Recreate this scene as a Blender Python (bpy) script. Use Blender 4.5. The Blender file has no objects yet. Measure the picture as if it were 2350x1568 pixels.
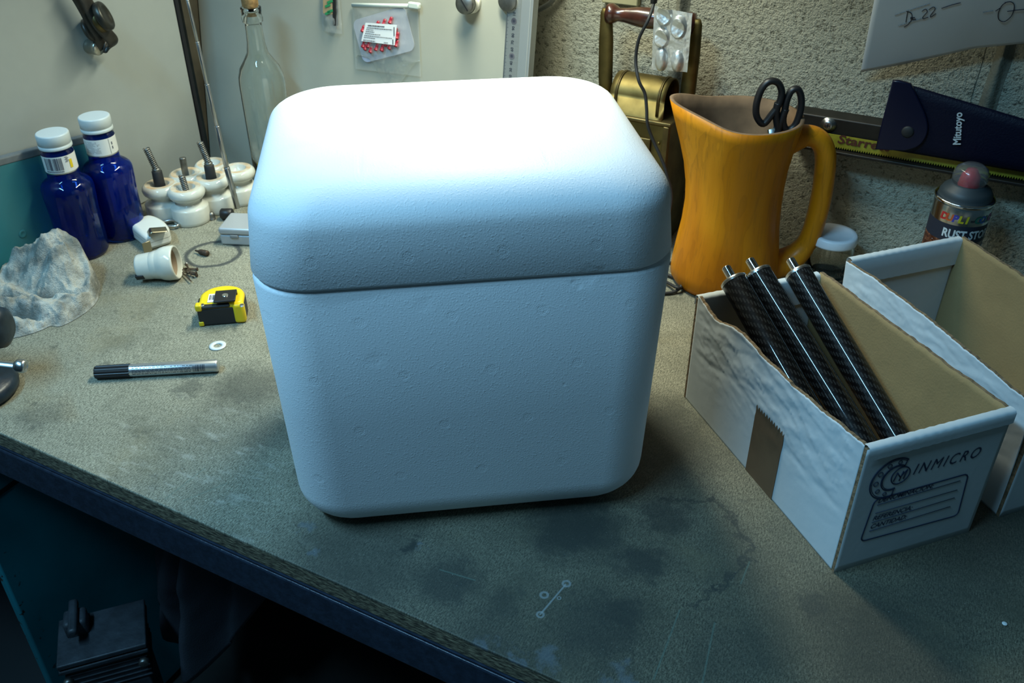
import bpy, bmesh, math, random
from mathutils import Vector as V, Matrix, noise
random.seed(7)
PI = math.pi
SC = bpy.context.scene
COL = SC.collection
# ------------------------------------------------------------------ camera, world, lights, exposure
FPX, PITCH, ROLL, YAW, HCAM = 2114.94, 0.58619991, -0.00255852, math.pi/2-1.08221308, 0.62   # image taken as 2350 x 1568
_cp, _sp, _cr, _sr = math.cos(PITCH), math.sin(PITCH), math.cos(ROLL), math.sin(ROLL)
FW = V((0, _cp, -_sp)); UP = V((0, _sp, _cp)); RT = V((1, 0, 0))
RT, UP = RT*_cr+UP*_sr, UP*_cr-RT*_sr
_rz = Matrix.Rotation(YAW, 3, 'Z')
FW, UP, RT = _rz@FW, _rz@UP, _rz@RT
CAM = V((0, 0, HCAM))
cd = bpy.data.cameras.new('camera'); cam = bpy.data.objects.new('camera', cd); COL.objects.link(cam)
cd.sensor_width = 36.0; cd.lens = FPX/2350*36; cd.clip_start = 0.02; cd.clip_end = 30
m4 = Matrix((RT, UP, -FW)).transposed().to_4x4(); m4.translation = CAM
cam.matrix_world = m4; SC.camera = cam
cd.dof.use_dof = True; cd.dof.focus_distance = 0.80; cd.dof.aperture_fstop = 22

w = bpy.data.worlds.new('world'); SC.world = w; w.use_nodes = True
w.node_tree.nodes['Background'].inputs[0].default_value = (0.16, 0.36, 0.50, 1)
w.node_tree.nodes['Background'].inputs[1].default_value = 0.10

def area(name, loc, target, sx, sy, energy, col, spread=PI):
    l = bpy.data.lights.new(name, 'AREA'); l.shape = 'RECTANGLE'; l.size = sx; l.size_y = sy
    l.energy = energy; l.color = col; l.spread = spread
    o = bpy.data.objects.new(name, l); COL.objects.link(o); o.location = loc
    d = V(target)-V(loc); o.rotation_euler = d.to_track_quat('-Z', 'Y').to_euler()
    return o
# bench tube lamp over the back of the bench (greenish white), and a cold ceiling tube above the bench front
area('bench_lamp', (-0.61, 1.04, 0.75), (-0.68, 0.98, 0.0), 0.50, 0.06, 6.4, (0.97, 1.0, 0.81), 2.25)
area('ceiling_tube', (-0.90, -0.22, 1.62), (-0.35, 0.65, 0.1), 1.2, 0.09, 34.0, (0.30, 0.67, 1.0))
SC.view_settings.view_transform = 'Standard'; SC.view_settings.look = 'None'
SC.view_settings.exposure = 0.0; SC.view_settings.gamma = 1.0; SC.view_settings.use_curve_mapping = False

# ------------------------------------------------------------------ geometry of the photographed place
FH = V((FW.x, FW.y, 0)).normalized(); RH = V((FH.y, -FH.x, 0))
def ray(px, py): return FW+RT*((px-1175)/FPX)-UP*((py-784)/FPX)
def at(px, py, z=None, x=None, y=None):
    d = ray(px, py)
    t = (z-HCAM)/d.z if z is not None else (x/d.x if x is not None else y/d.y)
    return CAM+d*t
def on_plane(px, py, p0, n):
    d = ray(px, py); return CAM+d*((V(p0)-CAM).dot(V(n))/d.dot(V(n)))
def face(px, py, P): return on_plane(px, py, P, FH)
def proj(p):
    v = V(p)-CAM; q = v.dot(FW)
    return 1175+FPX*v.dot(RT)/q, 784-FPX*v.dot(UP)/q

# ------------------------------------------------------------------ materials
MATS = {}
def lk(nt, a, b): nt.links.new(a, b)
def M(name, col, rough=0.5, metal=0.0, var=0.0, vs=25.0, col2=None, bump=0.0, bs=150.0, trans=0.0, ior=1.45, coat=0.0, spec=None, detail=4.0, stretch=None):
    if name in MATS: return MATS[name]
    m = bpy.data.materials.new(name); MATS[name] = m; m.use_nodes = True
    nt = m.node_tree; b = nt.nodes['Principled BSDF']
    c = tuple(col)+(1,)
    b.inputs['Base Color'].default_value = c; b.inputs['Roughness'].default_value = rough; b.inputs['Metallic'].default_value = metal
    b.inputs['IOR'].default_value = ior; b.inputs['Transmission Weight'].default_value = trans; b.inputs['Coat Weight'].default_value = coat
    if spec is not None: b.inputs['Specular IOR Level'].default_value = spec
    tc = nt.nodes.new('ShaderNodeTexCoord'); src = tc.outputs['Object']
    if stretch:
        mp = nt.nodes.new('ShaderNodeMapping'); mp.inputs['Scale'].default_value = stretch; lk(nt, src, mp.inputs['Vector']); src = mp.outputs['Vector']
    if var or col2:
        n = nt.nodes.new('ShaderNodeTexNoise'); n.inputs['Scale'].default_value = vs; n.inputs['Detail'].default_value = detail; lk(nt, src, n.inputs['Vector'])
        r = nt.nodes.new('ShaderNodeValToRGB'); r.color_ramp.elements[0].position = 0.36; r.color_ramp.elements[1].position = 0.66
        c2 = tuple(col2) if col2 else tuple(x*(1-var) for x in col)
        r.color_ramp.elements[0].color = c2+(1,); r.color_ramp.elements[1].color = c
        lk(nt, n.outputs['Fac'], r.inputs['Fac']); lk(nt, r.outputs['Color'], b.inputs['Base Color'])
    if bump:
        n = nt.nodes.new('ShaderNodeTexNoise'); n.inputs['Scale'].default_value = bs; n.inputs['Detail'].default_value = 3; lk(nt, src, n.inputs['Vector'])
        bp = nt.nodes.new('ShaderNodeBump'); bp.inputs['Strength'].default_value = bump; bp.inputs['Distance'].default_value = 0.002
        lk(nt, n.outputs['Fac'], bp.inputs['Height']); lk(nt, bp.outputs['Normal'], b.inputs['Normal'])
    return m

class NG:
    """tiny node maths helper"""
    def __init__(s, m): s.nt = m.node_tree
    def val(s, x, inp):
        if hasattr(x, 'is_output'): s.nt.links.new(x, inp)
        else: inp.default_value = x
    def math(s, op, a, b=0.0, c=0.0, clamp=False):
        n = s.nt.nodes.new('ShaderNodeMath'); n.operation = op; n.use_clamp = clamp
        for i, x in enumerate((a, b, c)): s.val(x, n.inputs[i])
        return n.outputs[0]
    def vmath(s, op, a, b=(0, 0, 0)):
        n = s.nt.nodes.new('ShaderNodeVectorMath'); n.operation = op
        s.val(a, n.inputs[0]); s.val(b, n.inputs[1])
        return n.outputs['Value'] if op in ('LENGTH', 'DISTANCE', 'DOT_PRODUCT') else n.outputs['Vector']
    def smooth(s, x, e0, e1):
        n = s.nt.nodes.new('ShaderNodeMapRange'); n.interpolation_type = 'SMOOTHSTEP'
        s.val(x, n.inputs['Value']); n.inputs['From Min'].default_value = e0; n.inputs['From Max'].default_value = e1
        n.inputs['To Min'].default_value = 0; n.inputs['To Max'].default_value = 1
        return n.outputs['Result']
    def inv(s, x): return s.math('SUBTRACT', 1.0, x)
    def noise(s, vec, scale, detail=3.0, rough=0.5, out='Fac'):
        n = s.nt.nodes.new('ShaderNodeTexNoise'); n.inputs['Scale'].default_value = scale; n.inputs['Detail'].default_value = detail; n.inputs['Roughness'].default_value = rough
        s.val(vec, n.inputs['Vector']); return n.outputs[out]
    def voro(s, vec, scale, feature='F1', out='Distance'):
        n = s.nt.nodes.new('ShaderNodeTexVoronoi'); n.feature = feature; n.inputs['Scale'].default_value = scale
        s.val(vec, n.inputs['Vector']); return n.outputs[out]
    def mix(s, f, a, b):
        n = s.nt.nodes.new('ShaderNodeMix'); n.data_type = 'RGBA'
        s.val(f, n.inputs[0])
        for x, i in ((a, 6), (b, 7)):
            if hasattr(x, 'is_output'): s.nt.links.new(x, n.inputs[i])
            else: n.inputs[i].default_value = tuple(x)+(1,)
        return n.outputs[2]
    def pos(s): return s.nt.nodes.new('ShaderNodeTexCoord').outputs['Object']
    def map(s, vec, scale=(1, 1, 1), rot=(0, 0, 0)):
        n = s.nt.nodes.new('ShaderNodeMapping'); n.inputs['Scale'].default_value = scale; n.inputs['Rotation'].default_value = rot
        s.val(vec, n.inputs['Vector']); return n.outputs['Vector']
    def sep(s, vec):
        n = s.nt.nodes.new('ShaderNodeSeparateXYZ'); s.val(vec, n.inputs[0]); return n.outputs
    def comb(s, x, y, z):
        n = s.nt.nodes.new('ShaderNodeCombineXYZ')
        for i, q in enumerate((x, y, z)): s.val(q, n.inputs[i])
        return n.outputs[0]
    def bump(s, h, strength, dist=0.002):
        n = s.nt.nodes.new('ShaderNodeBump'); n.inputs['Strength'].default_value = strength; n.inputs['Distance'].default_value = dist
        s.val(h, n.inputs['Height']); return n.outputs['Normal']
    def bsdf(s, **k):
        b = s.nt.nodes['Principled BSDF']
        for key, x in k.items():
            if hasattr(x, 'is_output'): s.nt.links.new(x, b.inputs[key])
            elif isinstance(x, tuple) and len(x) == 3: b.inputs[key].default_value = x+(1,)
            else: b.inputs[key].default_value = x
def newmat(name):
    m = bpy.data.materials.new(name); m.use_nodes = True; MATS[name] = m; return m, NG(m)

def worktop_material():
    m, g = newmat('oily_chipboard')
    p = g.pos(); s = g.sep(p); p2 = g.comb(s[0], s[1], 0.0)
    fib = g.noise(g.map(p2, (1, 1, 1), (0, 0, 0.5)), 620, 3, 0.75)
    fib2 = g.noise(g.map(p2, (900, 220, 1), (0, 0, 0.9)), 1.0, 2, 0.6)
    fl = g.math('ADD', g.math('MULTIPLY', fib, 0.6), g.math('MULTIPLY', fib2, 0.5))
    base = g.mix(g.smooth(fl, 0.36, 0.74), (0.060, 0.060, 0.042), (0.40, 0.385, 0.29))
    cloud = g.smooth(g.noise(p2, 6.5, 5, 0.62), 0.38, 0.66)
    front_dark = g.smooth(g.math('ADD', s[0], g.math('MULTIPLY', s[1], -0.75)), -0.98, -0.50)  # worktop colour gets darker towards the right front
    fdark = g.smooth(fl, 0.38, 0.80)
    base = g.mix(g.math('MULTIPLY', front_dark, 0.72), base, g.mix(fdark, (0.022, 0.022, 0.014), (0.145, 0.125, 0.075)))
    base = g.mix(g.math('MULTIPLY', cloud, g.math('ADD', 0.30, g.math('MULTIPLY', front_dark, 0.25))), base, (0.048, 0.050, 0.036))
    mid = g.smooth(g.noise(p2, 17, 4, 0.68), 0.50, 0.68)
    base = g.mix(g.math('MULTIPLY', mid, 0.38), base, (0.066, 0.068, 0.048))
    warm = g.smooth(g.noise(p2, 9.5, 3, 0.6), 0.54, 0.70)
    base = g.mix(g.math('MULTIPLY', warm, 0.22), base, (0.24, 0.20, 0.11))
    spots = g.smooth(g.noise(p2, 42, 3, 0.6), 0.60, 0.72)
    base = g.mix(g.math('MULTIPLY', spots, 0.50), base, (0.052, 0.056, 0.046))
    wob = g.noise(p2, 55, 4, 0.65, 'Color')
    pw = g.vmath('ADD', p2, g.vmath('MULTIPLY', g.vmath('SUBTRACT', wob, (0.5, 0.5, 0.5)), (0.055, 0.055, 0.0)))
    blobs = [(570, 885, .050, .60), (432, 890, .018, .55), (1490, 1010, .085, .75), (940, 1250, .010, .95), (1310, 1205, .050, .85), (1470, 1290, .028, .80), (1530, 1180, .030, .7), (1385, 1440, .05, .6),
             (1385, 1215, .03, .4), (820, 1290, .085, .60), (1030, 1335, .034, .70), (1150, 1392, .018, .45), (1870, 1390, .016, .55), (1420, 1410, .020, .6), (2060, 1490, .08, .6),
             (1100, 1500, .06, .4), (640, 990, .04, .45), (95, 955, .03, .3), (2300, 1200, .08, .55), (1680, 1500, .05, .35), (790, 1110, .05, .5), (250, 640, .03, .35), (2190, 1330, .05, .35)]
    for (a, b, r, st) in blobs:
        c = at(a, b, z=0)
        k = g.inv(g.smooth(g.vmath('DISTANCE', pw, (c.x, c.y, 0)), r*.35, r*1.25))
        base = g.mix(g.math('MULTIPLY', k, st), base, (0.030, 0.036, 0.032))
    # oil ring left by a tin
    c = at(489, 583, z=0)
    d = g.math('ABSOLUTE', g.math('SUBTRACT', g.vmath('DISTANCE', g.vmath('ADD', p2, g.vmath('MULTIPLY', g.vmath('SUBTRACT', wob, (0.5, 0.5, 0.5)), (0.009, 0.009, 0))), (c.x, c.y, 0)), 0.037))
    base = g.mix(g.math('MULTIPLY', g.inv(g.smooth(d, 0.0012, 0.0055)), 0.85), base, (0.028, 0.034, 0.038))
    # dark cracks, cut marks and paint drips as segments
    def seg(p, a, b):
        A = at(*a, z=0); B = at(*b, z=0); d = B-A; L2 = d.length_squared
        rel = g.vmath('SUBTRACT', p, (A.x, A.y, 0))
        t = g.math('MULTIPLY', g.vmath('DOT_PRODUCT', rel, (d.x, d.y, 0)), 1/L2, clamp=True)
        n = g.nt.nodes.new('ShaderNodeVectorMath'); n.operation = 'SCALE'; n.inputs[0].default_value = (d.x, d.y, 0); lk(g.nt, t, n.inputs['Scale'])
        return g.vmath('DISTANCE', rel, n.outputs['Vector'])
    for pts in ([(1520, 1140), (1640, 1150), (1690, 1195), (1722, 1260), (1700, 1310), (1640, 1345), (1600, 1390)],):
        for a, b in zip(pts, pts[1:]):
            k = g.inv(g.smooth(seg(pw, a, b), 0.0006, 0.0048)); base = g.mix(g.math('MULTIPLY', k, 0.65), base, (0.028, 0.034, 0.032))
    for a, b in (((1640, 1430), (1612, 1568)), ((1560, 1400), (1500, 1560)), ((1010, 1308), (1090, 1332)), ((1700, 1340), (1720, 1290)), ((380, 1145), (470, 1075)), ((420, 1150), (520, 1110))):
        k = g.inv(g.smooth(seg(p2, a, b), 0.0002, 0.0011)); base = g.mix(g.math('MULTIPLY', k, 0.45), base, (0.12, 0.19, 0.155))
    k = g.inv(g.smooth(seg(p2, (1298, 1342), (1240, 1410)), 0.0004, 0.0011)); base = g.mix(g.math('MULTIPLY', k, 0.6), base, (0.30, 0.33, 0.33))
    for a, b, r in ((1300, 1340, .0045), (1240, 1411, .004), (1249, 1366, .0045), (1283, 1373, .0022)):
        c = at(a, b, z=0); d = g.math('ABSOLUTE', g.math('SUBTRACT', g.vmath('DISTANCE', p2, (c.x, c.y, 0)), r*.7))
        base = g.mix(g.math('MULTIPLY', g.inv(g.smooth(d, r*.1, r*.35)), 0.55), base, (0.30, 0.33, 0.33))
    for a, b, r in ((1110, 1478, .012), (1255, 1515, .013), (1180, 1512, .009), (1425, 1560, .012), (705, 1215, .009), (722, 1265, .008), (965, 1257, .006)):
        c = at(a, b, z=0); k = g.inv(g.smooth(g.vmath('DISTANCE', pw, (c.x, c.y, 0)), r*.2, r*1.1)); base = g.mix(g.math('MULTIPLY', k, 0.45), base, (0.13, 0.16, 0.19))
    # pale filings and dust, thick near the left front edge
    c = at(420, 1120, z=0)
    near = g.inv(g.smooth(g.vmath('DISTANCE', p2, (c.x, c.y, 0)), 0.03, 0.20))
    fle = g.smooth(g.noise(p2, 520, 2, 0.6), 0.66, 0.74)
    base = g.mix(g.math('MULTIPLY', fle, g.math('ADD', 0.18, g.math('MULTIPLY', near, 0.6))), base, (0.62, 0.62, 0.55))
    veil = g.smooth(g.noise(g.map(p2, (30, 90, 1), (0, 0, -0.6)), 1.0, 3, 0.6), 0.52, 0.75)
    base = g.mix(g.math('MULTIPLY', g.math('MULTIPLY', veil, near), 0.45), base, (0.50, 0.49, 0.42))
    bmp = g.bump(fl, 0.25, 0.001)
    g.bsdf(**{'Base Color': base, 'Roughness': 0.62, 'Normal': bmp, 'Specular IOR Level': 0.35})
    return m
def foam_material(yaw, cx, cy):
    m, g = newmat('white_polystyrene')
    p = g.pos()
    f2 = g.voro(p, 400, 'DISTANCE_TO_EDGE')
    pits = g.smooth(g.noise(p, 420, 1, 0.5), 0.60, 0.70)
    big = g.noise(p, 14, 4, 0.6)
    h = g.math('ADD', g.math('MULTIPLY', f2, 0.8), g.math('MULTIPLY', pits, 0.55))
    h = g.math('ADD', h, g.math('MULTIPLY', big, 0.9))
    # moulding vent marks: staggered rows of small rings on the front
    s = g.sep(p); X = g.math('MULTIPLY', s[0], 1/0.072); Z = g.math('MULTIPLY', g.math('ADD', s[2], 0.012), 1/0.055)
    row = g.math('FLOOR', Z); X = g.math('ADD', X, g.math('MULTIPLY', row, 0.43))
    fx = g.math('MULTIPLY', g.math('SUBTRACT', g.math('FRACT', X), 0.5), 0.072); fz = g.math('MULTIPLY', g.math('SUBTRACT', g.math('FRACT', Z), 0.5), 0.055)
    d = g.math('SQRT', g.math('ADD', g.math('MULTIPLY', fx, fx), g.math('MULTIPLY', fz, fz)))
    ring = g.inv(g.smooth(g.math('ABSOLUTE', g.math('SUBTRACT', d, 0.0062)), 0.0001, 0.0007))
    disc = g.inv(g.smooth(d, 0.0038, 0.0046))
    dots = g.smooth(g.voro(p, 780, 'F1'), 0.25, 0.5)
    h = g.math('ADD', h, g.math('MULTIPLY', ring, 0.16)); h = g.math('SUBTRACT', h, g.math('MULTIPLY', g.math('MULTIPLY', disc, dots), 0.9))
    for (a, b, r, dpt) in ((1345, 640, .013, 2.2), (1375, 625, .008, 1.6), (1320, 655, .007, 1.6), (862, 832, .010, 1.4), (975, 700, .012, 1.0), (1265, 232, .008, .8), (1293, 890, .004, 2.5)):
        q = on_plane(a, b, V((cx, cy, 0))+Matrix.Rotation(yaw, 3, 'Z') @ V((0, -0.146, 0)), Matrix.Rotation(yaw, 3, 'Z') @ V((0, 1, 0))); q = Matrix.Rotation(-yaw, 3, 'Z') @ (q-V((cx, cy, 0)))
        pn = g.vmath('ADD', p, g.vmath('MULTIPLY', g.vmath('SUBTRACT', g.noise(p, 60, 3, .6, 'Color'), (.5, .5, .5)), (.02, .0, .014)))
        h = g.math('SUBTRACT', h, g.math('MULTIPLY', g.inv(g.smooth(g.vmath('DISTANCE', pn, tuple(q)), r*.2, r)), dpt))
    dirt = g.math('MULTIPLY', g.smooth(g.noise(g.map(p, (9, 9, 22)), 1.0, 4, 0.6), 0.60, 0.80), 0.16)
    col = g.mix(dirt, (0.83, 0.84, 0.85), (0.60, 0.62, 0.60))
    g.bsdf(**{'Base Color': col, 'Roughness': 0.55, 'Normal': g.bump(h, 0.26, 0.0008), 'Subsurface Weight': 0.0})
    return m
def stucco_material():
    m, g = newmat('rough_stucco')
    p = g.pos()
    n1 = g.noise(p, 185, 4, 0.62); n2 = g.noise(p, 500, 2, 0.6); n3 = g.noise(p, 5, 4)
    h = g.math('ADD', n1, g.math('MULTIPLY', n2, 0.35))
    pit = g.smooth(h, 0.46, 0.66)
    col = g.mix(pit, (0.15, 0.145, 0.105), (0.50, 0.48, 0.37))
    col = g.mix(g.math('MULTIPLY', g.smooth(n3, 0.4, 0.7), 0.25), col, (0.27, 0.26, 0.20))
    g.bsdf(**{'Base Color': col, 'Roughness': 0.9, 'Normal': g.bump(h, 1.0, 0.006), 'Specular IOR Level': 0.2})
    return m
def wood_material():
    m, g = newmat('varnished_wood')
    p = g.pos()
    n = g.noise(g.map(p, (16, 16, 3.2)), 1.0, 3, 0.55)
    bands = g.math('FRACT', g.math('MULTIPLY', n, 7.0))
    line = g.math('MULTIPLY', g.smooth(bands, 0.72, 0.98), g.inv(g.smooth(bands, 0.985, 1.0)))
    fine = g.noise(g.map(p, (260, 260, 9)), 1.0, 3, 0.6)
    col = g.mix(g.smooth(n, 0.32, 0.66), (0.44, 0.140, 0.003), (0.66, 0.245, 0.008))
    col = g.mix(g.math('MULTIPLY', line, 0.24), col, (0.24, 0.080, 0.004))
    col = g.mix(g.math('MULTIPLY', g.smooth(fine, 0.5, 0.72), 0.35), col, (0.23, 0.09, 0.008))
    g.bsdf(**{'Base Color': col, 'Roughness': 0.42, 'Coat Weight': 0.1, 'Coat Roughness': 0.25, 'Specular IOR Level': 0.18, 'Normal': g.bump(fine, 0.12, 0.001)})
    return m
def carbon_material():
    m, g = newmat('woven_carbon')
    uv = g.nt.nodes.new('ShaderNodeUVMap').outputs[0]
    s = g.sep(uv)
    # twill: tows cross at right angles, diagonal step
    u = g.math('MULTIPLY', s[0], 32.0); v = g.math('MULTIPLY', s[1], 104.0)
    iu = g.math('FLOOR', u); iv = g.math('FLOOR', v)
    k = g.math('FLOORED_MODULO', g.math('ADD', iu, iv), 4.0)
    over = g.math('LESS_THAN', k, 1.5)
    fu = g.math('ABSOLUTE', g.math('SUBTRACT', g.math('FRACT', u), 0.5)); fv = g.math('ABSOLUTE', g.math('SUBTRACT', g.math('FRACT', v), 0.5))
    f = g.math('ADD', g.math('MULTIPLY', over, fu), g.math('MULTIPLY', g.inv(over), fv))
    hi = g.inv(g.smooth(f, 0.1, 0.45))
    col = g.mix(g.math('MULTIPLY', over, hi), (0.002, 0.002, 0.0024), (0.024, 0.025, 0.025))
    g.bsdf(**{'Base Color': col, 'Roughness': 0.5, 'Specular IOR Level': 0.15, 'Coat Weight': 0.8, 'Coat Roughness': 0.05, 'Normal': g.bump(f, 0.15, 0.0006)})
    return m
def bag_material():
    m = bpy.data.materials.new('clear_bag'); m.use_nodes = True; nt = m.node_tree; MATS['clear_bag'] = m
    nt.nodes.remove(nt.nodes['Principled BSDF']); out = nt.nodes['Material Output']
    t = nt.nodes.new('ShaderNodeBsdfTransparent'); t.inputs[0].default_value = (0.93, 0.95, 0.93, 1)
    gl = nt.nodes.new('ShaderNodeBsdfGlossy'); gl.inputs['Roughness'].default_value = 0.12
    df = nt.nodes.new('ShaderNodeBsdfDiffuse'); df.inputs[0].default_value = (0.7, 0.72, 0.7, 1)
    n = nt.nodes.new('ShaderNodeTexNoise'); n.inputs['Scale'].default_value = 45; b = nt.nodes.new('ShaderNodeBump'); b.inputs['Strength'].default_value = 0.6; b.inputs['Distance'].default_value = 0.004
    tc = nt.nodes.new('ShaderNodeTexCoord'); lk(nt, tc.outputs['Object'], n.inputs['Vector']); lk(nt, n.outputs['Fac'], b.inputs['Height']); lk(nt, b.outputs['Normal'], gl.inputs['Normal'])
    m1 = nt.nodes.new('ShaderNodeMixShader'); m1.inputs[0].default_value = 0.17; lk(nt, t.outputs[0], m1.inputs[1]); lk(nt, gl.outputs[0], m1.inputs[2])
    m2 = nt.nodes.new('ShaderNodeMixShader'); m2.inputs[0].default_value = 0.15; lk(nt, m1.outputs[0], m2.inputs[1]); lk(nt, df.outputs[0], m2.inputs[2])
    lk(nt, m2.outputs[0], out.inputs['Surface']); return m

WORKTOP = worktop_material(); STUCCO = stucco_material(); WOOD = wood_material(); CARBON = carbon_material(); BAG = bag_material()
BOARD = M('white_enamel', (0.325, 0.35, 0.328), 0.35, var=0.10, vs=9)
STEEL = M('bare_steel', (0.55, 0.55, 0.53), 0.3, 1.0)
DULLSTEEL = M('dull_steel', (0.30, 0.30, 0.28), 0.45, 1.0, var=0.4, vs=90)
CHROME = M('chrome', (0.8, 0.8, 0.8), 0.12, 1.0)
ALU = M('anodised_aluminium', (0.62, 0.64, 0.62), 0.38, 0.85, stretch=(1, 1, 40), var=0.08)
BRASS = M('aged_brass', (0.18, 0.138, 0.050), 0.56, 1.0, var=0.45, vs=30)
BRASSDK = M('dark_brass', (0.16, 0.12, 0.05), 0.45, 0.9, var=0.4, vs=60)
BLACK = M('black_plastic', (0.012, 0.012, 0.013), 0.42)
RUBBER = M('black_rubber', (0.016, 0.017, 0.018), 0.6)
NAVY = M('navy_paint', (0.020, 0.030, 0.050), 0.30, var=0.35, vs=120, bump=0.2, bs=300)
WHITEPL = M('white_plastic', (0.60, 0.63, 0.62), 0.35)
PORC = M('white_porcelain', (0.58, 0.59, 0.53), 0.12, var=0.08, vs=60)
RAWPORC = M('bare_ceramic', (0.52, 0.36, 0.20), 0.8, col2=(0.60, 0.55, 0.44), vs=70)
PAPER = M('white_paper', (0.72, 0.73, 0.72), 0.8)
INK = M('dark_ink', (0.015, 0.018, 0.03), 0.6)
BLUEINK = M('navy_print', (0.012, 0.03, 0.075), 0.7)
GREYINK = M('faint_print', (0.34, 0.36, 0.38), 0.8)
CARDW = M('white_card', (0.56, 0.60, 0.61), 0.72, var=0.05, vs=18, bump=0.1, bs=90)
CARDB = M('brown_card', (0.300, 0.200, 0.085), 0.85, var=0.14, vs=14, bump=0.18, bs=420, stretch=(1, 1, 1))
CARDE = M('card_edge', (0.23, 0.155, 0.085), 0.9, var=0.5, vs=260, bump=0.5, bs=300)
YELLOW = M('yellow_plastic', (0.72, 0.53, 0.012), 0.34, var=0.06, vs=60)
GLASS = M('clear_glass', (0.93, 0.96, 0.94), 0.02, trans=1.0, ior=1.46)
BLUEGLASS = M('cobalt_plastic', (0.012, 0.085, 0.62), 0.05, trans=0.95, ior=1.35)
CLEARPL = M('clear_plastic', (0.85, 0.88, 0.90), 0.06, trans=0.95, ior=1.35)
RED = M('red_plastic', (0.50, 0.008, 0.02), 0.35)
TEAL = M('teal_paint', (0.035, 0.20, 0.235), 0.30, var=0.2, vs=12)
GREYEDGE = M('grey_edge', (0.14, 0.16, 0.17), 0.6, var=0.2, vs=60)
RUST = M('rusty_steel', (0.10, 0.07, 0.05), 0.6, 0.6, var=0.5, vs=220)

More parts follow.
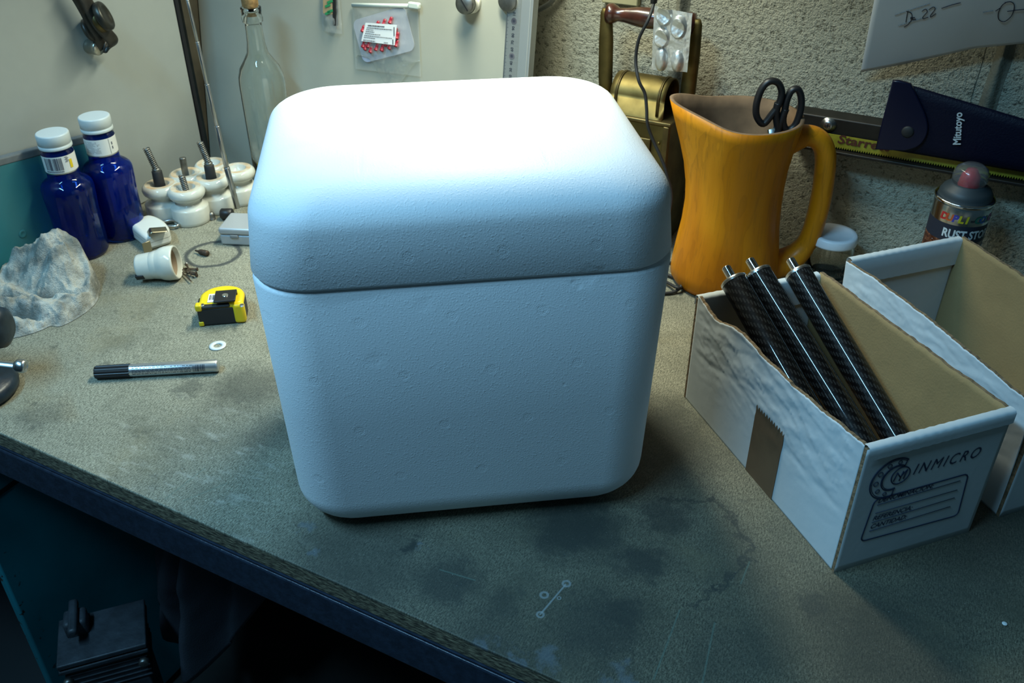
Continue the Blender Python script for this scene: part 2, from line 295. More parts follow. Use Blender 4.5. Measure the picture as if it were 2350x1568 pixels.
# ------------------------------------------------------------------ mesh helpers
def frame(z, x=None):
    """3x3 matrix whose columns are right, up-ish, z"""
    z = V(z).normalized(); h = V(x) if x is not None else (V((0, 0, 1)) if abs(z.z) < .9 else V((1, 0, 0)))
    if x is not None: xx = (h-z*h.dot(z)).normalized()
    else: xx = h.cross(z).normalized()
    return Matrix((xx, z.cross(xx), z)).transposed()
def xf(loc=(0, 0, 0), rot=None):
    m = (rot.to_4x4() if rot is not None else Matrix.Identity(4)).copy(); m.translation = V(loc); return m
class MB:
    def __init__(s): s.bm = bmesh.new(); s.uv = None
    def face(s, vs, mi=0, smooth=True):
        try: f = s.bm.faces.new(vs)
        except ValueError: return None
        f.material_index = mi; f.smooth = smooth; return f
    def verts(s, pts): return [s.bm.verts.new(p) for p in pts]
    def box(s, size, loc=(0, 0, 0), rot=None, mi=0, bev=0.0, seg=2, matrix=None):
        T = matrix if matrix is not None else xf(loc, rot)
        r = bmesh.ops.create_cube(s.bm, size=1.0)
        for v in r['verts']: v.co = T @ V((v.co.x*size[0], v.co.y*size[1], v.co.z*size[2]))
        fs = {f for v in r['verts'] for f in v.link_faces}
        for f in fs: f.material_index = mi; f.smooth = False
        if bev:
            es = {e for f in fs for e in f.edges}
            q = bmesh.ops.bevel(s.bm, geom=list(es), offset=bev, segments=seg, affect='EDGES', profile=0.5)
            for f in q['faces']: f.material_index = mi; f.smooth = True
        return s
    def lathe(s, prof, seg=48, T=None, mi=0, mis=None, close=True, sx=1.0, sy=1.0):
        """prof: list of (r, z); r=0 gives a pole"""
        T = T if T is not None else Matrix.Identity(4)
        rings = []
        for (r, z) in prof:
            if r < 1e-7: rings.append([s.bm.verts.new(T @ V((0, 0, z)))])
            else: rings.append([s.bm.verts.new(T @ V((r*sx*math.cos(2*PI*k/seg), r*sy*math.sin(2*PI*k/seg), z))) for k in range(seg)])
        for i in range(len(rings)-1):
            a, b = rings[i], rings[i+1]; mm = mis[i] if mis else mi
            for k in range(seg):
                k2 = (k+1) % seg
                if len(a) == 1 and len(b) == 1: continue
                if len(a) == 1: s.face((a[0], b[k2], b[k]), mm)
                elif len(b) == 1: s.face((a[k], a[k2], b[0]), mm)
                else: s.face((a[k], a[k2], b[k2], b[k]), mm)
        return s
    def cyl(s, p0, p1, r, seg=24, mi=0, r2=None, bev=0.0):
        p0, p1 = V(p0), V(p1); L = (p1-p0).length; r2 = r if r2 is None else r2
        b = min(bev, L*.4)
        pr = [(0, 0), (r-b, 0), (r, b), (r2, L-b), (r2-b, L), (0, L)] if b else [(0, 0), (r, 0), (r, 0), (r2, L), (r2, L), (0, L)]
        s.lathe(pr, seg, xf(p0, frame(p1-p0)), mi); return s
    def tube(s, pts, r, seg=10, closed=False, mi=0, cap=True, flat=1.0, up=None, uv=False):
        pts = [V(p) for p in pts]; n = len(pts); rings = []
        rad = r if isinstance(r, (list, tuple)) else [r]*n
        prev = None
        for i in range(n):
            a = pts[(i-1) % n] if (closed or i > 0) else pts[i]; b = pts[(i+1) % n] if (closed or i < n-1) else pts[i]
            t = (b-a).normalized()
            if up is not None: x = V(up)-t*V(up).dot(t)
            elif prev is None: x = V((0, 0, 1))-t*t.z if abs(t.z) < .9 else V((1, 0, 0))-t*t.x
            else: x = prev-t*prev.dot(t)
            x = x.normalized(); prev = x; y = t.cross(x)
            rings.append([s.bm.verts.new(pts[i]+x*(rad[i]*math.cos(2*PI*k/seg))+y*(rad[i]*flat*math.sin(2*PI*k/seg))) for k in range(seg)])
        for i in range(n if closed else n-1):
            a, b = rings[i], rings[(i+1) % n]
            for k in range(seg): s.face((a[k], a[(k+1) % seg], b[(k+1) % seg], b[k]), mi)
        if cap and not closed: s.face(rings[0][::-1], mi, False); s.face(rings[-1], mi, False)
        return s
    def prism(s, poly, h, T=None, mi=0, mi_side=None, smooth_side=False, bev=0.0):
        """poly in local xy, extruded from z=0 to h"""
        T = T if T is not None else Matrix.Identity(4)
        b = s.verts([T @ V((x, y, 0)) for x, y in poly]); t = s.verts([T @ V((x, y, h)) for x, y in poly])
        n = len(poly); ms = mi if mi_side is None else mi_side
        fs = [s.face(b[::-1], mi, False), s.face(t, mi, False)]
        for k in range(n): fs.append(s.face((b[k], b[(k+1) % n], t[(k+1) % n], t[k]), ms, smooth_side))
        bmesh.ops.recalc_face_normals(s.bm, faces=[f for f in fs if f])
        if bev:
            es = [e for e in fs[1].edges]+[e for e in fs[0].edges]
            q = bmesh.ops.bevel(s.bm, geom=es, offset=bev, segments=2, affect='EDGES', profile=0.5)
            for f in q['faces']: f.smooth = True
        return s
    def grid(s, fn, nu, nv, mi=0, smooth=True, flip=False):
        vs = [[s.bm.verts.new(fn(i/nu, j/nv)) for j in range(nv+1)] for i in range(nu+1)]
        for i in range(nu):
            for j in range(nv):
                q = (vs[i][j], vs[i+1][j], vs[i+1][j+1], vs[i][j+1])
                s.face(q[::-1] if flip else q, mi, smooth)
        return vs
    def ball(s, c, r, mi=0, seg=16, sz=1.0, T=None):
        pr = [(r*math.sin(PI*k/10), -r*sz*math.cos(PI*k/10)) for k in range(11)]; pr[0] = (0, pr[0][1]); pr[-1] = (0, pr[-1][1])
        s.lathe(pr, seg, (T if T is not None else xf(c)), mi); return s
    def add_mesh(s, me, T, mi=0, fn=None):
        n0 = len(s.bm.verts); vs = []
        for v in me.vertices: vs.append(s.bm.verts.new(fn(v.co) if fn else T @ v.co))
        for p in me.polygons: s.face([vs[i] for i in p.vertices], mi, False)
        return s
    def build(s, name, mats, parent=None, T=None, fix=False):
        if fix: bmesh.ops.recalc_face_normals(s.bm, faces=s.bm.faces[:])
        me = bpy.data.meshes.new(name); s.bm.to_mesh(me); s.bm.free()
        for m in (mats if isinstance(mats, (list, tuple)) else [mats]): me.materials.append(m)
        o = bpy.data.objects.new(name, me); COL.objects.link(o)
        if parent is not None:
            o.parent = parent
            # geometry is written in world coordinates unless T is given; keep it there
            if T is None: o.matrix_parent_inverse = world(parent).inverted()
            else: o.matrix_local = T
        elif T is not None: o.matrix_world = T
        return o
def world(o):
    m = Matrix.LocRotScale(o.location, o.rotation_euler, o.scale)
    return (world(o.parent) @ o.matrix_parent_inverse @ m) if o.parent else m
def thing(name, label, cat, loc=(0, 0, 0), group=None, rotz=0.0):
    o = bpy.data.objects.new(name, None); COL.objects.link(o); o.location = loc; o.rotation_euler = (0, 0, rotz); o.empty_display_size = 0.02
    o['label'] = label; o['category'] = cat
    if group: o['group'] = group
    return o
def tag(o, label, cat, group=None):
    o['label'] = label; o['category'] = cat
    if group: o['group'] = group
    return o
def struct(o): o['kind'] = 'structure'; return o
def text_mesh(body, size, extrude=0.0, shear=0.0, bold=0.0, spacing=1.0, align='LEFT', sx=1.0):
    c = bpy.data.curves.new('lettering', 'FONT'); c.body = body; c.size = size; c.extrude = extrude; c.shear = shear; c.offset = bold; c.space_character = spacing
    c.align_x = align; c.resolution_u = 3
    o = bpy.data.objects.new('lettering', c); COL.objects.link(o)
    dg = bpy.context.evaluated_depsgraph_get(); me = bpy.data.meshes.new_from_object(o.evaluated_get(dg))
    bpy.data.objects.remove(o); bpy.data.curves.remove(c)
    if sx != 1.0:
        for v in me.vertices: v.co.x *= sx
    return me
def smooth_path(pts, n=8, closed=False):
    pts = [V(p) for p in pts]; N = len(pts); out = []
    for i in range(N if closed else N-1):
        p0 = pts[(i-1) % N] if (closed or i > 0) else pts[i]; p1 = pts[i]; p2 = pts[(i+1) % N]; p3 = pts[(i+2) % N] if (closed or i < N-2) else p2
        for k in range(n):
            t = k/n; out.append(0.5*((2*p1)+(p2-p0)*t+(2*p0-5*p1+4*p2-p3)*t*t+(3*p1-p0-3*p2+p3)*t**3))
    if not closed: out.append(pts[-1])
    return out
def rrect(w, h, r, n=6):
    o = []
    for sx, sy, a0 in ((1, 1, 0), (-1, 1, 90), (-1, -1, 180), (1, -1, 270)):
        for k in range(n+1):
            a = math.radians(a0+90*k/n); o.append((sx*(w/2-r)+r*math.cos(a), sy*(h/2-r)+r*math.sin(a)))
    return o
def fbm(p, s, o=4):
    v = 0; a = 0.5
    for k in range(o): v += a*noise.noise(V(p)*s); s *= 2.03; a *= 0.5
    return v

# ------------------------------------------------------------------ the setting
YW = 1.23          # stucco wall
XL = -1.145        # side wall line
ZF = -0.86         # floor
o = MB().box((3.4, 3.4, 0.05), (-0.2, -0.2, ZF-0.025)).build('floor', M('dark_floor', (0.045, 0.05, 0.05), 0.8, var=0.4, vs=8, bump=0.3)); struct(o)
o = MB().box((3.4, 0.10, 2.4), (-0.2, YW+0.05, ZF+1.2)).build('wall_back', STUCCO); struct(o)
o = MB().box((0.10, 3.13, 2.4), (-1.85, -0.335, ZF+1.2)).build('wall_left', M('dim_plaster', (0.25, 0.25, 0.22), 0.9, var=0.2, vs=6, bump=0.4)); struct(o)
m = MB(); m.prism([(-1.75, YW-.001), (-1.75, .62), (0.9, .62), (0.9, YW-.001)], .022, xf((0, 0, .815)), bev=.002)  # unseen overhead shelf, inferred from shadow edges; keeps ceiling light off the upper wall
struct(m.build('wall_shelf', M('shelf_board', (0.30, 0.26, 0.19), .8, var=.2, vs=12)))
MORTAR = M('mortar', (0.22, 0.21, 0.155), 0.9, var=0.35, vs=40, bump=0.8, bs=260)
def mortar(name, px0, px1):
    a = at(*px0, y=YW); b = at(*px1, y=YW); xm = (a.x+b.x)/2
    def fn(u, v):
        x = xm+(u-.5)*0.030; z = -0.2+v*0.85
        wob = fbm((u*2, z*14, 3), 1.0)*0.006
        ridge = 0.010*max(0, 1-abs((u-.62)*3.6)) - 0.004*max(0, 1-abs((u-.2)*5))
        return V((x+wob, YW-0.0005-ridge-abs(wob)*.3, z))
    m = MB(); m.grid(fn, 12, 90); o = m.build(name, MORTAR, fix=False); struct(o)
mortar('trim_1', (2295, 110), (2262, 235)); mortar('trim_2', (1557, 10), (1542, 190))

# ------------------------------------------------------------------ workbench
YE = 0.417
bench = thing('workbench', 'long workbench with a stained grey chipboard top and dark steel front edge', 'workbench', (-0.4, 0.82, ZF))
m = MB()
def topfn(u, v): return V((-1.75+u*2.65, YE+v*(YW-0.002-YE), 0))
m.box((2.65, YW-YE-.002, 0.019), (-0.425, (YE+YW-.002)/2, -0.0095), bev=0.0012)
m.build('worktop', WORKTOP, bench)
# bare chipboard edge
CHIP = M('chipboard_edge', (0.20, 0.17, 0.105), 0.9, col2=(0.045, 0.038, 0.024), vs=380, bump=0.7, bs=420, stretch=(0.35, 1, 1))
m = MB()
def edgefn(u, v):
    x = -1.75+u*2.65; z = -0.0006-v*0.0178
    return V((x, YE-0.0012-0.0012*abs(fbm((x*60, z*300, 1), 1.0)), z))
m.grid(edgefn, 300, 5); m.build('board_edge', CHIP, bench)
m = MB(); m.box((2.65, 0.032, 0.004), (-0.425, YE+0.0105, -0.0215), bev=0.001); m.box((2.65, 0.005, 0.042), (-0.425, YE-0.0035, -0.0405), bev=0.0022, seg=3)
m.build('edge_angle', NAVY, bench)
for x in (-1.62, 0.75):
    for y in (0.48, 1.15): MB().box((0.05, 0.05, 0.84), (x, y, -0.44), bev=0.003).build('leg', NAVY, bench)
MB().box((2.55, 0.62, 0.02), (-0.425, 0.88, -0.80), bev=0.002).build('lower_shelf', M('dark_shelf', (0.03, 0.032, 0.03), 0.8, var=0.3, vs=12), bench)

# teal drawer pedestal under the bench
ped = thing('pedestal_cabinet', 'teal painted steel pedestal cabinet with chipped front edge under the bench', 'cabinet', (-1.25, 0.80, -0.77))
TEALP = M('worn_teal', (0.010, 0.19, 0.235), 0.45, var=0.35, vs=7)
g = NG(TEALP); nb_ = TEALP.node_tree.nodes['Principled BSDF']; src_ = nb_.inputs['Base Color'].links[0].from_socket; p = g.pos(); s_ = g.sep(p)
chip_ = g.math('MULTIPLY', g.smooth(g.noise(p, 60, 3, .6), .60, .64), g.inv(g.smooth(s_[1], .446, .470)))
lk(TEALP.node_tree, g.mix(chip_, src_, (.03, .022, .018)), nb_.inputs['Base Color'])
MB().box((0.016, 0.68, 0.705), (-1.023, 0.78, -0.4215), bev=0.003).build('side_panel', TEALP, ped)
INNER_SHADE = M('cabinet_inner_shade', (0.012, 0.016, 0.018), .8)  # near black: shade inside the open cabinet is painted into these panels
MB().box((0.016, 0.68, 0.705), (-1.467, 0.78, -0.4215), bev=0.003).build('side_panel', INNER_SHADE, ped)
MB().box((0.428, 0.016, 0.705), (-1.245, 1.112, -0.4215), bev=0.002).build('back_panel', INNER_SHADE, ped)
for z_ in (-0.077, -0.766): MB().box((0.4275, 0.66, 0.014), (-1.245, 0.775, z_), bev=0.002).build('end_panel', INNER_SHADE, ped)
m = MB(); m.box((0.002, 0.66, 0.007), (-1.0145, 0.78, -0.212), rot=Matrix.Rotation(0, 3, 'X')); m.build('seam', BLACK, ped)
# electric motor and cloth, half lost in the dark under the bench
mc = at(252, 1500, y=.475)
mot = thing('electric_motor', 'grey cast electric motor standing in the dark under the bench', 'motor', (mc.x, mc.y, -0.79))
MG = M('grey_casting', (0.045, 0.055, 0.066), 0.5, 0.2, var=0.4, vs=40, bump=0.3)
R = Matrix.Rotation(math.radians(48), 3, 'Z')
K = 0.60
def mbx(m, sz, off, bev): m.box(tuple(q*K for q in sz), mc+R@V(tuple(q*K for q in off)), R, bev=bev*K)
m = MB(); mbx(m, (0.17, 0.12, 0.09), (0, 0, 0), 0.012); mbx(m, (0.19, 0.14, 0.012), (0, 0, 0.052), 0.003); mbx(m, (0.19, 0.14, 0.014), (0, 0, 0.070), 0.003)
for k in range(5): mbx(m, (0.176, 0.126, 0.004), (0, 0, -0.035+0.016*k), 0.001)
m.build('casing', MG, mot)
m = MB(); mbx(m, (0.05, 0.05, 0.05), (-0.05, 0.03, 0.095), 0.008); mbx(m, (0.02, 0.10, 0.02), (-0.05, 0.02, 0.125), 0.006); m.build('bracket', MG, mot)
for sx in (-.08, .08):
    m = MB(); q = mc+R@V((sx*K, -0.073*K, 0.03*K)); m.cyl(q, q+R@V((0, -0.008, 0)), 0.007, 6, bev=.001); m.build('bolt', DULLSTEEL, mot)
zb0 = mc.z-0.045*K; m = MB(); m.box((0.16*K, 0.12*K, zb0+0.790), (mc.x, mc.y, (zb0-0.790)/2), R, bev=0.004); m.build('pedestal', MG, mot)
m = MB()
m = MB()
CL0 = at(372, 1250, y=.60)
def clothfn(u, v):
    p = V((CL0.x+0.16*u, 0.60+0.06*u+0.022*math.sin(u*19+v*2)+0.02*math.sin(u*7+1), -0.062-0.5*v*(0.75+0.25*math.sin(u*3+.4))))
    p.y += 0.03*fbm((u*3, v*3, 5), 1.0)-0.05*v; p.x += 0.03*math.sin(v*5)*(1-u); return p
m.grid(clothfn, 60, 50); o = m.build('hanging_cloth', M('grey_cloth', (0.040, 0.046, 0.060), 0.9, bump=0.3, bs=500))
sm = o.modifiers.new('thickness', 'SOLIDIFY'); sm.thickness = 0.002
tag(o, 'dark blue grey cloth hanging under the front edge of the bench', 'cloth')

# ------------------------------------------------------------------ polystyrene box
cx, cy, an, BW, BD, tp, BH, rv, rth, rtv, rb, dx, dy, da, rl, kk, lw, ld = (-0.4018, 0.6493, 0.6150, 0.3400, 0.2930, 0.0075, 0.3415, 0.0470, 0.0440, 0.0310, 0.0397, 0.0002, -0.0010, 0.0035, 0.0500, 0.3253, 0.0006, 0.0012)
FOAM = foam_material(an, cx, cy)
box = thing('foam_box', 'large white polystyrene box with rounded lid in the middle of the bench', 'box', (cx, cy, 0), rotz=an)
def ring_pts(w_, d_, r, n=10):
    r = max(min(r, w_-.001, d_-.001), .003); o = []
    for sx, sy, a0 in ((1, 1, 0), (-1, 1, 90), (-1, -1, 180), (1, -1, 270)):
        for k in range(n+1):
            a = math.radians(a0+90*k/n); o.append((sx*(w_-r)+r*math.cos(a), sy*(d_-r)+r*math.sin(a)))
    return o
def ring_stack(rows, w_, d_, r, kf):
    m = MB(); rings = []
    for ins, z, off in rows:
        rings.append(m.verts([(x, y, z) for x, y in ring_pts(w_/2+off-ins, d_/2+off-ins, r-ins*kf)]))
    n = len(rings[0])
    for a, b in zip(rings, rings[1:]):
        for k in range(n): m.face((a[k], a[(k+1) % n], b[(k+1) % n], b[k]))
    m.face(rings[0][::-1], 0, False); m.face(rings[-1], 0, False)
    return m
zs = 0.265
rows = [(rb*(1-math.sin(t)), rb*(1-math.cos(t)), -tp*(1-rb*(1-math.cos(t))/zs)) for t in [PI/2*k/10 for k in range(11)]]
rows += [(0, zs*.5, -tp*.5), (0, zs-.004, 0), (0.0012, zs-.0012, 0), (0.004, zs, 0)]
rows = [(rows[0][0]+0.02, 0, rows[0][2])]+rows
b1 = ring_stack(rows, BW, BD, rv, .5).build('box_body', FOAM, box, Matrix.Identity(4))
rows = [(0.004, zs+.0006, 0), (0.0012, zs+.0016, 0), (0, zs+.004, 0)]
rows += [(rth*(1-math.sin(t)), BH-rtv*(1-math.cos(t)), -.004) for t in [PI/2*(1-k/12) for k in range(13)]]
rows.append((rth+0.03, BH+0.0004, -.004))
ci, si = math.cos(-an), math.sin(-an)
b2 = ring_stack(rows, BW+lw, BD+ld, rl, kk).build('box_lid', FOAM, box, xf((ci*dx-si*dy, si*dx+ci*dy, 0), Matrix.Rotation(da, 3, 'Z')))

# ------------------------------------------------------------------ cardboard parts bins
LD = V((-0.7372, 0.6757, 0)); SD = V((0.6757, 0.7372, 0)); TH = 0.0035
def card_panel(name, parent, p0, u, nrm, hfun, nu=60, nv=24, inner=1, wr=0.0, ragged=0.0, seed=0, th=TH, flare=0.0):
    """upright panel on base line p0..p0+u, outer face towards nrm, thickness inwards; mats: 0 white, 1 brown, 2 edge"""
    m = MB(); L = u.length
    def top(a):
        h = hfun(a)
        if ragged: h += ragged*(fbm((a*L*34, seed, 0.3), 1.0)+0.5*fbm((a*L*150, seed, 9), 1.0))
        return h
    def crease(a, z, h):
        if not wr: return 0.0
        q = z/h; wr_ = wr*min(1, 14*a+.05, 14*(1-a)+.05)
        k = max(0.0, min(1.0, (q-0.25)/0.45))
        f = fbm((a*L*26, (z-a*L*.25)*70, seed), 1.0, 5); rdg = 1-abs(2.2*fbm((a*L*16+3, (z+a*L*.28)*60, seed+7), 1.0, 4))
        fold = math.exp(-((q-0.52-0.06*math.sin(a*5))/0.03)**2)*0.5
        return wr_*(k*(1.1*f+0.55*max(0, rdg)**3)-fold*(0.5+0.5*k))
    def outer(a, b):
        h = top(a); z = h*b; return p0+u*a+V((0, 0, z))+nrm*(crease(a, z, h)+flare*b*b)
    def innerf(a, b):
        h = top(a); z = h*b; return p0+u*a+V((0, 0, z))+nrm*(crease(a, z, h)*.8-th+flare*b*b)
    A = m.grid(outer, nu, nv, 0); B = m.grid(innerf, nu, nv, inner)
    for i in range(nu):
        m.face((A[i][nv], A[i+1][nv], B[i+1][nv], B[i][nv]), 2, False); m.face((A[i][0], B[i][0], B[i+1][0], A[i+1][0]), 2, False)
    for j in range(nv):
        m.face((A[0][j], A[0][j+1], B[0][j+1], B[0][j]), 2, False); m.face((A[nu][j], B[nu][j], B[nu][j+1], A[nu][j+1]), 2, False)
    return m.build(name, [CARDW, CARDB, CARDE], parent, fix=True), outer
def parts_bin(A, Ln, Wd, label, hf, hb, left_h, right_h, seed, flare=0.0):
    root = thing('cardboard_bin', label, 'box', A, 'open cardboard parts bins')
    up = V((0, 0, 1))
    card_panel('base_panel', root, A+SD*0.002+LD*.002, SD*(Wd-.004), -LD, lambda a: 0.002, 2, 1)
    MBp = MB(); q = A+SD*(Wd/2)+LD*(Ln/2); MBp.box((Wd-.008, Ln-.008, 0.003), q+V((0, 0, 0.0035)), Matrix((SD, LD, up)).transposed()); MBp.build('bottom', CARDB, root)
    fp, ff = card_panel('front_panel', root, A, SD*Wd, -LD, lambda a: hf, 40, 20, 0, 0.0, 0, seed)
    card_panel('back_panel', root, A+LD*Ln+SD*Wd, -SD*Wd, LD, lambda a: hb, 40, 16, 0, 0.0004, 0, seed+1)
    # turned-over rims of the two short panels
    for P, nn, h in ((A, -LD, hf), (A+LD*Ln, LD, hb)):
        m = MB(); prof = [(-0.0035, -0.010), (-0.0035, 0.0), (-0.002, 0.0022), (0.0015, 0.003), (0.005, 0.0022), (0.0065, 0.0), (0.0065, -0.03)]
        def fn(a, b):
            i = b*(len(prof)-1); k = min(int(i), len(prof)-2); t = i-k
            x = prof[k][0]*(1-t)+prof[k+1][0]*t; z = prof[k][1]*(1-t)+prof[k+1][1]*t
            return P+SD*(Wd*(0.004+0.992*a))-nn*(x)+V((0, 0, h+z+0.0004*math.sin(a*90)))
        m.grid(fn, 30, 12); m.build('folded_rim', CARDW, root)
    lp, lf = card_panel('side_panel', root, A+LD*(Ln-.0037), -LD*(Ln-.0074), -SD, left_h, 220, 60, 1, 0.0012, 0.0035, seed+2, flare=flare)
    card_panel('side_panel', root, A+SD*Wd+LD*.0037, LD*(Ln-.0074), SD, right_h, 110, 20, 1, 0.0008, 0.003, seed+3, flare=0.003)
    return root, ff, lf
A1 = at(1913, 1315, z=0); A1.z = 0
def lh(a):   # a=0 at the back, 1 at the front
    return 0.1335-0.011*math.exp(-((a-0.13)/0.10)**2)+0.006*a+0.003*math.sin(a*8)
bin1, ff1, lf1 = parts_bin(A1, 0.274, 0.148, 'open white cardboard bin with printed front holding three black carbon tubes', 0.141, 0.128, lh, lambda a: 0.139-0.006*a, 11)
# brown packing tape on the long side
m = MB()
def tapefn(u, v):
    a = 0.47+0.175*u-0.0*v; p = lf1(a, 0.0+v*(0.60+0.02*math.sin(u*70)*(v > .98)))
    return p+V((-SD.x, -SD.y, 0))*0.0006
m.grid(tapefn, 40, 20); m.build('packing_tape', M('brown_tape', (0.14, 0.088, 0.05), 0.35, var=0.15, vs=40), bin1)
# dirt smudges are in the card; printed front
FM = Matrix((SD, V((0, 0, 1)), -LD)).transposed()          # local x along front, y up, z outwards
def onfront(A, x, z, off=0.0005): return A+SD*x+V((0, 0, z))-LD*off
def front_text(m, s, x, z, size, shear=0.25, bold=0.0, spacing=1.0, sx=1.0, A=A1):
    me = text_mesh(s, size, 0.0, shear, bold, spacing, sx=sx); m.add_mesh(me, xf(onfront(A, x, z), FM)); bpy.data.meshes.remove(me)
def px_front(px, py):
    q = on_plane(px, py, A1, LD); return (q-A1).dot(SD), q.z
m = MB()
xa, za = px_front(2092, 1088); xb, zb = px_front(2246, 1040)
front_text(m, 'INMICRO', xa, za-.001, 0.0165, 0.28, 0.0, 1.32, (xb-xa)/0.0845)
for s, p in (('DENOMINACION:', (2012, 1157)), ('REFERENCIA:', (2000, 1197)), ('CANTIDAD:', (1994, 1216))):
    x, z = px_front(*p); front_text(m, s, x, z+.001, 0.0072, 0.28, 0.0001, 1.0, 0.98)
m.build('lettering', BLUEINK, bin1)
m = MB()
def strip(p, q, wd, A=A1):
    m.tube([onfront(A, *p), onfront(A, *q)], .00025, 6, flat=wd/.00025, up=LD)
def pline(ps, wd, closed=False):
    m.tube([onfront(A1, *p) for p in ps], .00025, 6, closed=closed, flat=wd/.00025, up=LD)
c0 = [px_front(*p) for p in ((2007, 1147), (2222, 1086), (2197, 1182), (1973, 1243))]
# frame with rounded corners
fr = []
for i in range(4):
    p = V(c0[i]+(0,)); a = V(c0[i-1]+(0,)); b = V(c0[(i+1) % 4]+(0,)); r = 0.006
    q0 = p+(a-p).normalized()*r; q1 = p+(b-p).normalized()*r
    for t in (0, .25, .5, .75, 1): z = q0*(1-t)**2+p*2*t*(1-t)+q1*t*t; fr.append((z.x, z.y))
pline(fr, 0.0007, True)
for p, q in (((2012, 1159), (2203, 1103)), ((2008, 1178), (2196, 1124)), ((2000, 1199), (2190, 1142)), ((1994, 1219), (2180, 1162))): strip(px_front(*p), px_front(*q), 0.0003)
# bearing emblem: crescent race with balls, monogram disc
ec = V(px_front(2046, 1098)+(0,)); 
def arc(c, r, a0, a1, n=40, ry=None): return [(c.x+r*math.cos(math.radians(a0+(a1-a0)*k/n)), c.y+(ry or r)*math.sin(math.radians(a0+(a1-a0)*k/n))) for k in range(n+1)]
pline(arc(ec, 0.0215, 55, 285), 0.0006); pline(arc(ec, 0.0200, 55, 285), 0.0003); pline(arc(ec+V((0.003, 0, 0)), 0.0135, 60, 285), 0.0006); pline(arc(ec+V((0.003, 0, 0)), 0.0122, 60, 285), 0.0003)
pline(arc(ec+V((0.0085, 0.001, 0)), 0.0092, 0, 360, 36)[:-1], 0.0006, True)
for k, a in enumerate((80, 115, 150, 185, 220, 255)):
    cc = ec+V((0.0168*math.cos(math.radians(a))+0.0012, 0.0168*math.sin(math.radians(a)), 0)); pline(arc(cc, 0.0024-0.00025*abs(k-2.5), 0, 360, 20)[:-1], 0.0003, True)
for a in (57, 283):
    d = V((math.cos(math.radians(a)), math.sin(math.radians(a)), 0)); p = ec+d*0.0215; q = ec+V((0.003, 0, 0))+d*0.0125; strip((p.x, p.y), (q.x, q.y), 0.0005)
e2 = ec+V((0.0085, 0.001, 0))
for a, b in (((-.006, -.005), (-.004, .004)), ((-.004, .004), (.0, -.002)), ((.0, -.006), (.002, .004)), ((.0, -.002), (.006, .005)), ((.006, .005), (.004, -.005))): strip((e2.x+a[0], e2.y+a[1]), (e2.x+b[0], e2.y+b[1]), 0.0006)
m.build('printed_form', BLUEINK, bin1)
A2 = at(2292, 1187, z=0); A2.z = 0
bin2, ff2, lf2 = parts_bin(A2, 0.272, 0.150, 'empty white cardboard bin, rearmost of the two, against the wall side', 0.141, 0.136, lambda a: 0.137+0.004*math.sin(a*5), lambda a: 0.140-0.010*(1-a), 31, 0.006)
# bits lying in the rear bin
for i, (p, s) in enumerate((((2215, 815), .020), ((2275, 865), .013))):
    q = on_plane(p[0], p[1], A2+SD*0.02, SD)
    m = MB(); m.tube(smooth_path([q+LD*.02+V((0, 0, -.045)), q+LD*.012+V((0, 0, -.004)), q+V((0, 0, .002)), q-LD*.016+V((0, 0, -.012)), q-LD*.022+V((0, 0, -.06))], 6), 0.004, 8, flat=.5)
    tag(m.build('black_strap', BLACK), ('larger' if i == 0 else 'smaller')+' bent black strap poking up inside the rear cardboard bin', 'strap', 'black straps in the rear bin')

# ------------------------------------------------------------------ carbon tubes
def carbon_tube(a, b, sbot, label, first=None):
    top = on_plane(a[0], a[1], A1+LD*0.262, LD); bot = A1+LD*0.032+SD*sbot+V((0, 0, 0.021))
    d = (top-bot).normalized(); L = (top-bot).length; r = 0.0138
    root = thing('carbon_tube', label, 'tube', bot, 'carbon tubes in the bin')
    F = frame(d); T = xf(bot, F)
    m = MB(); uvl = m.bm.loops.layers.uv.new('UVMap'); n = 48
    rows = [[m.bm.verts.new(T @ V((r*math.cos(2*PI*k/n), r*math.sin(2*PI*k/n), L*j))) for k in range(n)] for j in (0, .25, .5, .75, 1)]
    for j in range(4):
        for k in range(n):
            f = m.face((rows[j][k], rows[j][(k+1) % n], rows[j+1][(k+1) % n], rows[j+1][k]))
            for lp, (uu, vv) in zip(f.loops, ((k, j), (k+1, j), (k+1, j+1), (k, j+1))): lp[uvl].uv = (uu/n, vv/4)
    m.face(rows[0][::-1], 0, False)
    m.build('tube_body', CARBON, root)
    m = MB(); m.lathe([(r+.0003, -.0015), (r+.0004, 0.0), (r+.0004, .0016), (r-.0008, .0026), (r-.0025, .0030), (r-.0030, .0022), (0.0048, .0022), (0, .0022)], 48, xf(top, F)); m.build('end_ring', STEEL, root)
    m = MB(); pr = [(0, .002)]; 
    for k in range(12): z = .003+k*.00125; pr += [(0.0042, z), (0.0049, z+.0005)]
    pr += [(0.0042, .0185), (0.0030, .0195), (0, .0195)]
    m.lathe(pr, 24, xf(top, F)); m.build('threaded_stud', CHROME, root)
    return root
carbon_tube((1685, 647), (1800, 850), .056, 'leftmost of the three black carbon tubes in the cardboard bin')
carbon_tube((1740, 629), (1963, 1000), .092, 'middle of the three black carbon tubes in the cardboard bin')
carbon_tube((1832, 628), (2057, 1003), .127, 'rightmost black carbon tube, standing apart from the other two in the bin')

